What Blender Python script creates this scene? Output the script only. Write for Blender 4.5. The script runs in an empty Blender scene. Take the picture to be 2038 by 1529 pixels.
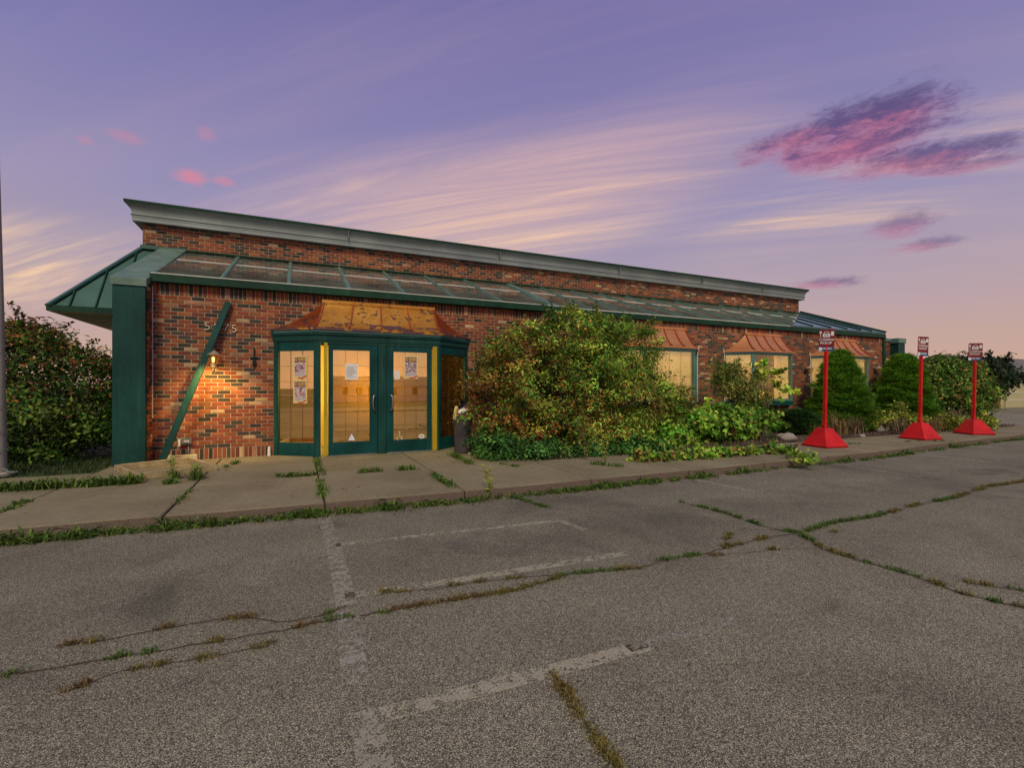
import bpy, bmesh, math, random
import numpy as np
from mathutils import Vector, Matrix
R = math.radians
random.seed(7)
rng = np.random.default_rng(11)
S = bpy.context.scene
COL = S.collection

# ------------------------------------------------------------------ camera
F, CX, CY, TH, CAMZ = 938.0, 1019.0, 772.0, R(24.58), 1.43
cd = bpy.data.cameras.new('camera')
cam = bpy.data.objects.new('camera', cd)
COL.objects.link(cam)
cam.location = (0, 0, CAMZ)
cam.rotation_euler = (R(90), 0, -TH)
cd.sensor_width = 36
cd.lens = F / 2038 * 36
cd.shift_y = 7.5 / 2038
cd.clip_start = 0.05
cd.clip_end = 3000
S.camera = cam
CT, ST = math.cos(TH), math.sin(TH)

def ray(px, py):
    a = (px - CX) / F
    return a * CT + ST, -a * ST + CT, (CY - py) / F
def onY(px, py, Y):
    d = ray(px, py); t = Y / d[1]
    return Vector((d[0] * t, Y, CAMZ + d[2] * t))
def onZ(px, py, z):
    d = ray(px, py); t = (z - CAMZ) / d[2]
    return Vector((d[0] * t, d[1] * t, z))
def gX(px, Y):
    d = ray(px, 700); return d[0] / d[1] * Y
def lin(r, g, b):
    f = lambda c: (c / 255 / 12.92) if c / 255 <= .04045 else ((c / 255 + .055) / 1.055) ** 2.4
    return (f(r), f(g), f(b))

# ------------------------------------------------------------------ world: dusk sky with cirrus and a few cumulus
EXPO = 0.55
W = bpy.data.worlds.new('World'); S.world = W
W.use_nodes = True
SUN_AZ, SUN_EL = R(-160), R(46)          # compass style: 0 = +Y, clockwise
def build_world():
    nt = W.node_tree; N = nt.nodes; L = nt.links
    N.clear()
    out = N.new('ShaderNodeOutputWorld'); bg = N.new('ShaderNodeBackground')
    L.new(bg.outputs[0], out.inputs[0])
    bg.inputs[1].default_value = 1.0
    tc = N.new('ShaderNodeTexCoord')
    sep = N.new('ShaderNodeSeparateXYZ'); L.new(tc.outputs['Generated'], sep.inputs[0])
    def M(op, a, b=None, c=None):
        n = N.new('ShaderNodeMath'); n.operation = op
        for i, v in enumerate((a, b, c)):
            if v is None: continue
            if isinstance(v, (int, float)): n.inputs[i].default_value = v
            else: L.new(v, n.inputs[i])
        return n.outputs[0]
    def mix(fac, a, b, typ='MIX'):
        n = N.new('ShaderNodeMix'); n.data_type = 'RGBA'; n.blend_type = typ
        for k, v in (('Factor', fac), ('A', a), ('B', b)):
            s = [i for i in n.inputs if i.name == k and (i.type == 'RGBA' or (k == 'Factor' and i.type == 'VALUE'))][0]
            if isinstance(v, (int, float)): s.default_value = v
            elif isinstance(v, tuple): s.default_value = (*v, 1)
            else: L.new(v, s)
        return [o for o in n.outputs if o.type == 'RGBA'][0]
    def sstep(v, a, b):
        n = N.new('ShaderNodeMapRange'); n.interpolation_type = 'SMOOTHSTEP'
        L.new(v, n.inputs[0]); n.inputs[1].default_value = a; n.inputs[2].default_value = b
        return n.outputs[0]
    el = M('ARCSINE', M('MAXIMUM', M('MINIMUM', sep.outputs[2], 1.0), -1.0))
    az = M('ARCTAN2', sep.outputs[0], sep.outputs[1])
    ramp = N.new('ShaderNodeValToRGB')
    L.new(M('DIVIDE', el, R(60)), ramp.inputs[0])
    stops = [(0.0, lin(204, 162, 138)), (.09, lin(190, 158, 148)), (.19, lin(172, 154, 166)), (.32, lin(146, 139, 176)),
             (.48, lin(118, 118, 170)), (.64, lin(94, 99, 160)), (1.0, lin(74, 83, 147))]
    e = ramp.color_ramp.elements
    while len(e) < len(stops): e.new(.5)
    for i, (p, c) in enumerate(stops):
        e[i].position = p; e[i].color = (*c, 1)
    col = ramp.outputs[0]
    # cirrus on a high flat layer, seen in perspective
    zz = M('ADD', M('MAXIMUM', sep.outputs[2], 0.0), 0.10)
    u, v = M('DIVIDE', sep.outputs[0], zz), M('DIVIDE', sep.outputs[1], zz)
    a = R(-47)
    along = M('ADD', M('MULTIPLY', u, math.sin(a)), M('MULTIPLY', v, math.cos(a)))
    across = M('ADD', M('MULTIPLY', u, math.cos(a)), M('MULTIPLY', v, -math.sin(a)))
    def noise(sx, sy, detail, rough, dist, off=0.0):
        cb = N.new('ShaderNodeCombineXYZ')
        L.new(M('MULTIPLY', along, sx), cb.inputs[0]); L.new(M('MULTIPLY', across, sy), cb.inputs[1])
        cb.inputs[2].default_value = off
        n = N.new('ShaderNodeTexNoise'); L.new(cb.outputs[0], n.inputs['Vector'])
        n.inputs['Scale'].default_value = 1; n.inputs['Detail'].default_value = detail
        n.inputs['Roughness'].default_value = rough; n.inputs['Distortion'].default_value = dist
        return n.outputs[0]
    broad = sstep(noise(.12, .42, 4, .55, .6, 3.2), .42, .68)
    fine = sstep(noise(.42, 5.0, 9, .66, 1.5, 7.7), .38, .76)
    mid = sstep(noise(.16, 1.25, 6, .6, .8, 1.1), .42, .68)
    # the main bank of streaks stands ahead of the camera, others go on round the sky
    def blob(px, py, rw, rh, soft=1.0):
        d = Vector(ray(px, py)).normalized()
        return math.atan2(d.x, d.y), math.asin(d.z), rw, rh
    ae = N.new('ShaderNodeCombineXYZ'); L.new(az, ae.inputs[0]); L.new(el, ae.inputs[1])
    def ell(px, py, rw, rh, tilt=0.0):
        a0, e0, _, _ = blob(px, py, 0, 0)
        s = N.new('ShaderNodeMapping'); s.vector_type = 'TEXTURE'
        s.inputs['Location'].default_value = (a0, e0, 0)
        s.inputs['Rotation'].default_value = (0, 0, tilt)
        s.inputs['Scale'].default_value = (rw, rh, 1)
        L.new(ae.outputs[0], s.inputs[0])
        ln = N.new('ShaderNodeVectorMath'); ln.operation = 'LENGTH'; L.new(s.outputs[0], ln.inputs[0])
        return ln.outputs['Value'], s.outputs[0]
    bank, _ = ell(1010, 400, .54, .135, R(8))
    bank = M('SUBTRACT', 1.0, sstep(bank, .15, 1.25))
    bank2, _ = ell(1750, 370, .34, .07, R(8))
    bank2 = M('SUBTRACT', 1.0, sstep(bank2, .2, 1.3))
    bank3, _ = ell(60, 525, .30, .07, R(3))
    bank3 = M('SUBTRACT', 1.0, sstep(bank3, .2, 1.3))
    lowfade = sstep(el, R(2), R(9))
    general = M('MULTIPLY', M('MULTIPLY', broad, mid), .15)
    streak = M('ADD', M('MULTIPLY', fine, .42), M('MULTIPLY', M('MULTIPLY', mid, M('ADD', .35, M('MULTIPLY', fine, .8))), .75))
    local = M('MULTIPLY', streak, M('ADD', M('MULTIPLY', bank, 1.5), M('ADD', M('MULTIPLY', bank2, .75), M('MULTIPLY', bank3, 1.05))))
    cir = M('MINIMUM', M('MULTIPLY', M('ADD', local, M('MULTIPLY', general, M('ADD', .35, M('MULTIPLY', fine, .65)))), lowfade), .92)
    glow = M('MULTIPLY', bank, .52)
    col = mix(M('MULTIPLY', broad, .17), col, lin(190, 158, 178))
    col = mix(glow, col, lin(214, 174, 166))
    cc = mix(sstep(el, R(13), R(32)), lin(252, 208, 162), lin(222, 178, 180))
    col = mix(cir, col, cc)
    # cumulus
    nz = N.new('ShaderNodeTexNoise'); L.new(ae.outputs[0], nz.inputs['Vector'])
    mpn = N.new('ShaderNodeMapping'); L.new(ae.outputs[0], mpn.inputs[0]); mpn.inputs['Scale'].default_value = (11, 30, 1)
    L.new(mpn.outputs[0], nz.inputs['Vector'])
    nz.inputs['Scale'].default_value = 1; nz.inputs['Detail'].default_value = 10; nz.inputs['Roughness'].default_value = .68
    nz.inputs['Distortion'].default_value = .35
    nz2 = N.new('ShaderNodeTexNoise'); mp2 = N.new('ShaderNodeMapping'); L.new(ae.outputs[0], mp2.inputs[0]); mp2.inputs['Scale'].default_value = (38, 110, 1); mp2.inputs['Rotation'].default_value = (0, 0, R(-10))
    L.new(mp2.outputs[0], nz2.inputs['Vector']); nz2.inputs['Scale'].default_value = 1; nz2.inputs['Detail'].default_value = 8; nz2.inputs['Roughness'].default_value = .7; nz2.inputs['Distortion'].default_value = 1.2
    nzo = M('ADD', M('SUBTRACT', nz.outputs[0], .5), M('MULTIPLY', M('SUBTRACT', nz2.outputs[0], .5), .55))
    clouds = [(1770, 232, .115, .050, R(3), .92), (1610, 268, .13, .034, R(3), .85), (1700, 288, .17, .040, R(-2), .92), (1850, 312, .13, .026, R(-5), .85), (1950, 326, .09, .012, R(-4), .6),
              (1795, 448, .060, .024, R(8), .6), (1845, 486, .055, .012, 0, .55), (1640, 563, .070, .013, 0, .65),
              (378, 350, .034, .016, 0, .6), (446, 360, .024, .010, 0, .4), (255, 272, .036, .010, 0, .22), (410, 265, .02, .012, 0, .2), (170, 280, .014, .008, 0, .22)]
    for i, (px, py, rw, rh, tl, st) in enumerate(clouds):
        ln, vec = ell(px, py, rw, rh, tl)
        m = sstep(M('ADD', M('SUBTRACT', 1.0, ln), M('MULTIPLY', nzo, 1.6)), -.05, .8)
        m = M('MULTIPLY', m, st)
        sv = N.new('ShaderNodeSeparateXYZ'); L.new(vec, sv.inputs[0])
        if i < 8:
            t = sstep(M('ADD', M('SUBTRACT', sv.outputs[1], M('MULTIPLY', sv.outputs[0], -.55)), M('MULTIPLY', nzo, 3.2)), -1.1, .7)
            c = mix(t, lin(198, 106, 132), lin(92, 74, 122))
        else:
            c = lin(232, 128, 138)
        col = mix(m, col, c)
    # a little physical sky in the mix
    sky = N.new('ShaderNodeTexSky'); sky.sky_type = 'NISHITA'; sky.sun_disc = False
    sky.sun_elevation = SUN_EL; sky.sun_rotation = SUN_AZ
    col = mix(1.0, mix(1.0, col, (SKYK, SKYK, SKYK), 'MULTIPLY'), mix(1.0, sky.outputs[0], (.0045, .0045, .0045), 'MULTIPLY'), 'ADD')
    L.new(col, bg.inputs[0])
SKYK = 1 / 2 ** EXPO
build_world()

# soft sun: the light of a bright veiled evening sky behind the camera
sd = bpy.data.lights.new('sun', 'SUN'); sun = bpy.data.objects.new('sun', sd); COL.objects.link(sun)
sd.energy = 1.5; sd.angle = R(15); sd.color = (1.0, .90, .58)
sdir = Vector((math.sin(SUN_AZ) * math.cos(SUN_EL), math.cos(SUN_AZ) * math.cos(SUN_EL), math.sin(SUN_EL)))
sun.rotation_euler = sdir.to_track_quat('Z', 'Y').to_euler()
sun.location = sdir * 40
S.view_settings.view_transform = 'Standard'; S.view_settings.look = 'None'
S.view_settings.gamma = 1; S.view_settings.exposure = EXPO; S.view_settings.use_curve_mapping = False
S.render.engine = 'CYCLES'
S.cycles.use_denoising = True
S.cycles.max_bounces = 8; S.cycles.transparent_max_bounces = 16
S.cycles.sample_clamp_indirect = 4

# ------------------------------------------------------------------ materials
def nmat(name):
    m = bpy.data.materials.new(name); m.use_nodes = True
    return m, m.node_tree.nodes, m.node_tree.links, m.node_tree.nodes['Principled BSDF']
def setin(b, k, v):
    if k in b.inputs: b.inputs[k].default_value = v
def pos(N):
    g = N.new('ShaderNodeNewGeometry'); return g.outputs['Position']
def noi(N, L, vec, scale, detail=4, rough=.55, dist=0):
    n = N.new('ShaderNodeTexNoise'); L.new(vec, n.inputs['Vector'])
    n.inputs['Scale'].default_value = scale; n.inputs['Detail'].default_value = detail
    n.inputs['Roughness'].default_value = rough; n.inputs['Distortion'].default_value = dist
    return n.outputs[0]
def rmp(N, L, v, stops, interp='LINEAR'):
    r = N.new('ShaderNodeValToRGB'); L.new(v, r.inputs[0]); r.color_ramp.interpolation = interp
    e = r.color_ramp.elements
    while len(e) < len(stops): e.new(.5)
    for i, (p, c) in enumerate(stops):
        e[i].position = p; e[i].color = (*c, 1) if not isinstance(c, (int, float)) else (c, c, c, 1)
    return r.outputs[0]
def mixc(N, L, fac, a, b, typ='MIX'):
    n = N.new('ShaderNodeMix'); n.data_type = 'RGBA'; n.blend_type = typ
    for k, v in (('Factor', fac), ('A', a), ('B', b)):
        s = [i for i in n.inputs if i.name == k and (i.type == 'RGBA' or (k == 'Factor' and i.type == 'VALUE'))][0]
        if isinstance(v, (int, float)): s.default_value = v
        elif isinstance(v, tuple): s.default_value = (*v, 1)
        else: L.new(v, s)
    return [o for o in n.outputs if o.type == 'RGBA'][0]
def bumpn(N, L, b, h, strength, dist):
    n = N.new('ShaderNodeBump'); L.new(h, n.inputs['Height'])
    n.inputs['Strength'].default_value = strength; n.inputs['Distance'].default_value = dist
    L.new(n.outputs[0], b.inputs['Normal'])
def plain(name, c, rough=.6, metal=0.0, var=.18, scale=3.0, fine=60, bump=.0, spec=.5, emit=None, es=0):
    m, N, L, b = nmat(name)
    p = pos(N)
    n1 = noi(N, L, p, scale, 5); n2 = noi(N, L, p, fine, 3)
    f1 = rmp(N, L, n1, [(.25, 1 - var), (.75, 1 + var)])
    f2 = rmp(N, L, n2, [(.25, 1 - var * .5), (.75, 1 + var * .5)])
    col = mixc(N, L, 1.0, mixc(N, L, 1.0, c, f1, 'MULTIPLY'), f2, 'MULTIPLY')
    L.new(col, b.inputs['Base Color'])
    rr = rmp(N, L, n1, [(.2, max(0, rough - .1)), (.8, min(1, rough + .1))]); L.new(rr, b.inputs['Roughness'])
    setin(b, 'Metallic', metal); setin(b, 'Specular IOR Level', spec)
    if bump: bumpn(N, L, b, n2, bump, .01)
    if emit: setin(b, 'Emission Color', (*emit, 1)); setin(b, 'Emission Strength', es)
    return m
def attrmat(name, rough=.8, var=.2, scale=9.0, fine=90, bump=.25, spec=.3, sheen=0, trans=0):
    m, N, L, b = nmat(name)
    at = N.new('ShaderNodeAttribute'); at.attribute_name = 'Col'
    p = pos(N)
    n1 = noi(N, L, p, scale, 4); n2 = noi(N, L, p, fine, 3)
    f1 = rmp(N, L, n1, [(.25, 1 - var), (.75, 1 + var)]); f2 = rmp(N, L, n2, [(.25, 1 - var), (.75, 1 + var)])
    col = mixc(N, L, 1.0, mixc(N, L, 1.0, at.outputs['Color'], f1, 'MULTIPLY'), f2, 'MULTIPLY')
    if name == 'brick':
        n5 = noi(N, L, p, .9, 5, .6, .5); col = mixc(N, L, 1.0, col, rmp(N, L, n5, [(.3, .78), (.7, 1.18)]), 'MULTIPLY')
        mp = N.new('ShaderNodeMapping'); L.new(p, mp.inputs[0]); mp.inputs['Scale'].default_value = (3.2, 3.2, .5); n6 = noi(N, L, mp.outputs[0], 1, 5, .65, .3)
        col = mixc(N, L, rmp(N, L, n6, [(.58, 0), (.75, .18)]), col, (.30, .22, .17))
        col = mixc(N, L, rmp(N, L, n6, [(.30, .45), (.42, 0)]), col, (.05, .035, .03))
    L.new(col, b.inputs['Base Color'])
    setin(b, 'Roughness', rough); setin(b, 'Specular IOR Level', spec)
    if bump: bumpn(N, L, b, n2, bump, .006)
    if trans:
        o = N['Material Output']
        t = N.new('ShaderNodeBsdfTranslucent'); L.new(col, t.inputs[0])
        mx = N.new('ShaderNodeMixShader'); mx.inputs[0].default_value = trans
        L.new(b.outputs[0], mx.inputs[1]); L.new(t.outputs[0], mx.inputs[2]); L.new(mx.outputs[0], o.inputs[0])
    return m
MT = {}
MT['brick'] = attrmat('brick', .85, .22, 7, 120, .35)
MT['leaf'] = attrmat('leaf', .6, .12, 6, 60, 0, .15, trans=.30)
MT['grass'] = attrmat('grass', .6, .12, 6, 60, 0, .3, trans=.2)
MT['mortar'] = plain('mortar', (.42, .325, .22), .95, var=.2, scale=4, bump=.3)
MT['green'] = plain('green_paint', (.007, .050, .043), .5, var=.38, scale=3.2, fine=40, spec=.22)
MT['green2'] = plain('door_green_paint', (.004, .056, .056), .42, var=.16, scale=2.2, fine=40, spec=.25)
MT['fascia'] = plain('fascia_green', (.009, .044, .026), .5, var=.36, scale=1.9, fine=30, spec=.2)
MT['coping'] = plain('weathered_coping', (.12, .19, .155), .55, .05, var=.35, scale=3, fine=40)
MT['rafter'] = plain('rafter_green', (.11, .20, .165), .42, var=.22, scale=2, fine=40)
MT['bayframe'] = plain('bay_frame_green', (.085, .20, .19), .45, var=.2, scale=3)
MT['metalroof'] = plain('standing_seam_green', (.040, .115, .092), .45, .1, var=.2, scale=1.5)
MT['bluemetal'] = plain('standing_seam_blue_green', (.17, .29, .36), .30, .35, var=.2, scale=1.5)
MT['cornice'] = plain('cornice_aluminium', (.235, .265, .265), .42, .25, var=.22, scale=1.2, fine=30)
MT['soffit'] = plain('soffit_panel', (.78, .68, .54), .6, var=.15)
MT['yellow'] = plain('yellow_paint', (.46, .32, .01), .5, var=.15)
MT['white'] = plain('white_trim', (.72, .70, .66), .5, var=.12)
MT['handle'] = plain('steel_handle', (.55, .48, .42), .3, .9, var=.1)
MT['black'] = plain('black_iron', (.012, .012, .013), .5, .3)
MT['brass'] = plain('weathered_brass', (.78, .66, .48), .45, .15, var=.25, scale=20)
MT['lanternmetal'] = plain('lantern_metal', (.42, .33, .24), .5, .4, var=.25, scale=20)
MT['red'] = plain('red_plastic', (.62, .008, .008), .45, var=.12, scale=2.5, fine=40, bump=.05, spec=.25)
MT['pyramid'] = plain('red_moulded_plastic', (.56, .012, .014), .48, var=.22, scale=2.5, fine=40, bump=.05, spec=.25)
MT['signred'] = plain('sign_red', (.20, .007, .013), .45, var=.08)
MT['signblue'] = plain('sign_blue', (.012, .08, .20), .45, var=.08)
MT['signwhite'] = plain('sign_white', (.75, .74, .74), .45, var=.05)
MT['wood'] = plain('weathered_wood', (.36, .27, .145), .8, var=.42, scale=9, fine=60, bump=.3)
MT['palewood'] = plain('pale_board', (.50, .44, .28), .8, var=.2, scale=6)
MT['can'] = plain('grey_plastic', (.075, .062, .066), .55, var=.25, scale=4)
MT['bagblack'] = plain('black_bag', (.008, .008, .012), .3)
MT['boxgrey'] = plain('grey_metal', (.22, .25, .25), .45, .4)
MT['rock'] = plain('field_stone', (.34, .28, .25), .85, var=.35, scale=9, fine=70, bump=.5)
MT['soil'] = plain('mulch_soil', (.085, .055, .040), .95, var=.45, scale=14, fine=120, bump=.8)
MT['bark'] = plain('bark', (.10, .075, .055), .9, var=.3, scale=14, fine=90, bump=.5)
MT['pole'] = plain('concrete_pole', (.30, .275, .24), .8, var=.15, scale=2.5)
MT['interior'] = plain('interior_amber', (.60, .42, .10), .7, var=.25, scale=1.4)
MT['interiordark'] = plain('interior_dark', (.16, .095, .04), .8, var=.3, scale=1.4)
MT['roofflat'] = plain('roof_membrane', (.12, .12, .12), .9)
MT['paper'] = plain('paper', (.80, .76, .74), .8, var=.05)
MT['cream'] = plain('poster_cream', (.78, .62, .24), .7, var=.08)
MT['pink'] = plain('poster_pink', (.62, .40, .42), .7, var=.3, scale=70)
MT['posterbg'] = plain('poster_ground', (.52, .43, .44), .7, var=.35, scale=60)
MT['violet'] = plain('poster_violet', (.16, .07, .14), .7, var=.4, scale=70)
MT['gold'] = plain('poster_gold', (.70, .43, .06), .7, var=.1)
MT['ribbon'] = plain('poster_red', (.55, .06, .04), .7, var=.1)
MT['tan'] = plain('siding_beige', (.46, .40, .23), .7, var=.1)
MT['shingle'] = plain('grey_shingle', (.16, .145, .13), .9, var=.3, scale=8)
MT['orangebrick'] = plain('orange_brick', (.42, .14, .06), .85, var=.35, scale=12)
MT['muntin'] = plain('muntin_bronze', (.10, .06, .02), .5)
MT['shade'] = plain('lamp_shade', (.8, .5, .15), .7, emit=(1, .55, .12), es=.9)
MT['bulb'] = plain('bulb', (1, .8, .4), .5, emit=(1, .72, .30), es=1.8)

def painted(name, c, rough, chip=.66):
    m, N, L, b = nmat(name)
    p = pos(N); n1 = noi(N, L, p, 1.7, 5); n2 = noi(N, L, p, 48, 5, .7, .8)
    mp = N.new('ShaderNodeMapping'); L.new(p, mp.inputs[0]); mp.inputs['Scale'].default_value = (14, 14, 1.1); n3 = noi(N, L, mp.outputs[0], 1, 5, .6)
    col = mixc(N, L, 1.0, c, rmp(N, L, n1, [(.3, .72), (.7, 1.32)]), 'MULTIPLY')
    col = mixc(N, L, 1.0, col, rmp(N, L, n3, [(.3, .82), (.7, 1.2)]), 'MULTIPLY')
    col = mixc(N, L, rmp(N, L, n3, [(.60, 0), (.80, .16)]), col, (.20, .24, .20))
    col = mixc(N, L, rmp(N, L, n2, [(chip, 0), (chip + .03, .6)]), col, (.30, .31, .27))
    L.new(col, b.inputs['Base Color']); L.new(rmp(N, L, n1, [(.2, rough - .1), (.8, rough + .12)]), b.inputs['Roughness']); setin(b, 'Specular IOR Level', .22)
    bumpn(N, L, b, n1, .10, .04)
    return m
MT['green'] = painted('worn_green_paint', (.007, .050, .043), .5)
MT['green2'] = painted('worn_door_paint', (.004, .052, .052), .45, .69)
MT['fascia'] = painted('worn_fascia_paint', (.009, .044, .026), .5, .68)
def scuffed(name, c, grime):
    m, N, L, b = nmat(name)
    p = pos(N); n1 = noi(N, L, p, 3.0, 5); n2 = noi(N, L, p, 26, 6, .7, 1.5); n3 = noi(N, L, p, 9, 6, .7, .6)
    col = mixc(N, L, 1.0, c, rmp(N, L, n1, [(.3, .78), (.7, 1.2)]), 'MULTIPLY')
    col = mixc(N, L, rmp(N, L, n3, [(.55, 0), (.75, .35)]), col, (.50, .09, .07))
    col = mixc(N, L, rmp(N, L, n2, [(.62, 0), (.68, .55)]), col, grime)
    L.new(col, b.inputs['Base Color']); L.new(rmp(N, L, n3, [(.3, .40), (.7, .62)]), b.inputs['Roughness']); setin(b, 'Specular IOR Level', .25)
    bumpn(N, L, b, n2, .08, .01)
    return m
MT['red'] = scuffed('red_post_paint', (.62, .008, .008), (.22, .02, .015))
MT['pyramid'] = scuffed('red_moulded_base', (.56, .012, .014), (.20, .03, .025))
def copper(name, c0, c1, spots):
    m, N, L, b = nmat(name)
    p = pos(N)
    n1 = noi(N, L, p, 2.3, 6, .6, .4); n2 = noi(N, L, p, 38, 3); n3 = noi(N, L, p, 6.0, 5, .6, .5)
    col = rmp(N, L, n1, [(.3, c0), (.7, c1)])
    if spots:
        col = mixc(N, L, rmp(N, L, n3, [(.565, 0), (.62, .8)]), col, (.055, .035, .045))
        sp = N.new('ShaderNodeSeparateXYZ'); L.new(p, sp.inputs[0]); zz = N.new('ShaderNodeMapRange'); L.new(sp.outputs[2], zz.inputs[0])
        zz.inputs[1].default_value = 2.74; zz.inputs[2].default_value = 2.60; n4 = noi(N, L, p, 4.2, 4, .5, .4)
        pm = N.new('ShaderNodeMath'); pm.operation = 'MULTIPLY'; L.new(zz.outputs[0], pm.inputs[0]); L.new(rmp(N, L, n4, [(.47, 0), (.53, 1)]), pm.inputs[1])
        col = mixc(N, L, rmp(N, L, pm.outputs[0], [(.3, 0), (.5, .85)]), col, (.10, .055, .085))
        col = mixc(N, L, rmp(N, L, n2, [(.655, 0), (.69, .85)]), col, (.03, .012, .008))
    else:
        col = mixc(N, L, rmp(N, L, n3, [(.58, 0), (.75, .5)]), col, (.30, .07, .03))
    L.new(col, b.inputs['Base Color']); setin(b, 'Metallic', .55)
    L.new(rmp(N, L, n3, [(.3, .30), (.8, .55)]), b.inputs['Roughness'])
    bumpn(N, L, b, n1, .15, .03)
    return m
MT['copper'] = copper('weathered_copper', (.50, .19, .02), (.74, .36, .06), True)
MT['copper2'] = copper('bright_copper', (.62, .23, .085), (.76, .36, .15), False)
MT['copperseam'] = plain('copper_seam', (.34, .07, .025), .5, .4, var=.3, scale=10)
MT['copperhip'] = copper('red_copper', (.26, .045, .012), (.42, .10, .02), True)

def glassmat(name, tint, refl, rtint, dirt=.0, rough=.015, base=.0):
    m, N, L, b = nmat(name)
    o = N['Material Output']; N.remove(b)
    tr = N.new('ShaderNodeBsdfTransparent'); tr.inputs[0].default_value = (*tint, 1)
    gl = N.new('ShaderNodeBsdfGlossy'); gl.inputs[0].default_value = (*rtint, 1); gl.inputs[1].default_value = rough
    fr = N.new('ShaderNodeFresnel'); fr.inputs[0].default_value = 1.5
    ma = N.new('ShaderNodeMath'); ma.operation = 'MULTIPLY_ADD'; L.new(fr.outputs[0], ma.inputs[0])
    ma.inputs[1].default_value = refl; ma.inputs[2].default_value = base; ma.use_clamp = True
    gm = N.new('ShaderNodeNewGeometry'); inv = N.new('ShaderNodeMath'); inv.operation = 'SUBTRACT'; inv.inputs[0].default_value = 1; L.new(gm.outputs['Backfacing'], inv.inputs[1])
    fm = N.new('ShaderNodeMath'); fm.operation = 'MULTIPLY'; L.new(ma.outputs[0], fm.inputs[0]); L.new(inv.outputs[0], fm.inputs[1])
    mx = N.new('ShaderNodeMixShader'); L.new(fm.outputs[0], mx.inputs[0]); L.new(tr.outputs[0], mx.inputs[1]); L.new(gl.outputs[0], mx.inputs[2])
    last = mx.outputs[0]
    if dirt:
        df = N.new('ShaderNodeBsdfDiffuse'); df.inputs[0].default_value = (.33, .36, .31, 1)
        p = pos(N); n = noi(N, L, p, 1.6, 5, .65, .3)
        mm = N.new('ShaderNodeMath'); mm.operation = 'MULTIPLY'; L.new(rmp(N, L, n, [(.35, .3), (.75, 1)]), mm.inputs[0]); mm.inputs[1].default_value = dirt
        m2 = N.new('ShaderNodeMixShader'); L.new(mm.outputs[0], m2.inputs[0]); L.new(last, m2.inputs[1]); L.new(df.outputs[0], m2.inputs[2])
        last = m2.outputs[0]
    L.new(last, o.inputs[0])
    return m
MT['roofglass'] = glassmat('roof_glass', (.46, .52, .47), 1.5, (.88, .95, .93), .30, .02, .08)
MT['goldglass'] = glassmat('amber_entrance_glass', (.80, .60, .16), 1.0, (1.0, .84, .44), .015, .010, .74)
MT['darkamber'] = glassmat('dark_amber_glass', (.20, .165, .03), 1.0, (.9, .80, .34), .03, .02, .26)
MT['bayglass'] = glassmat('bay_glass', (.93, .90, .82), 1.0, (1, .95, .85), .02, .01, .06)
MT['lanternglass'] = glassmat('lantern_glass', (.95, .82, .55), 1.0, (1, .95, .85), .05, .02, .03)

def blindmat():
    m, N, L, b = nmat('glowing_blind')
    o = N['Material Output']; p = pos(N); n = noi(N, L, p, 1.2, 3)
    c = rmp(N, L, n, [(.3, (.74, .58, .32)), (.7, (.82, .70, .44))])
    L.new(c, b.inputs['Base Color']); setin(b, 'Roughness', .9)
    L.new(c, b.inputs['Emission Color']); setin(b, 'Emission Strength', .30)  # blind given its own glow in place of lamplight from behind
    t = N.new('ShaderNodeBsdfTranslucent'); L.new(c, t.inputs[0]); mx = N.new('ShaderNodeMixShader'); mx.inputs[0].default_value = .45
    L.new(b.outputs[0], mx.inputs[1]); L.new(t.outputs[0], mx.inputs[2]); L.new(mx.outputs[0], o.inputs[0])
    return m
MT['blind'] = blindmat()

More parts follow.
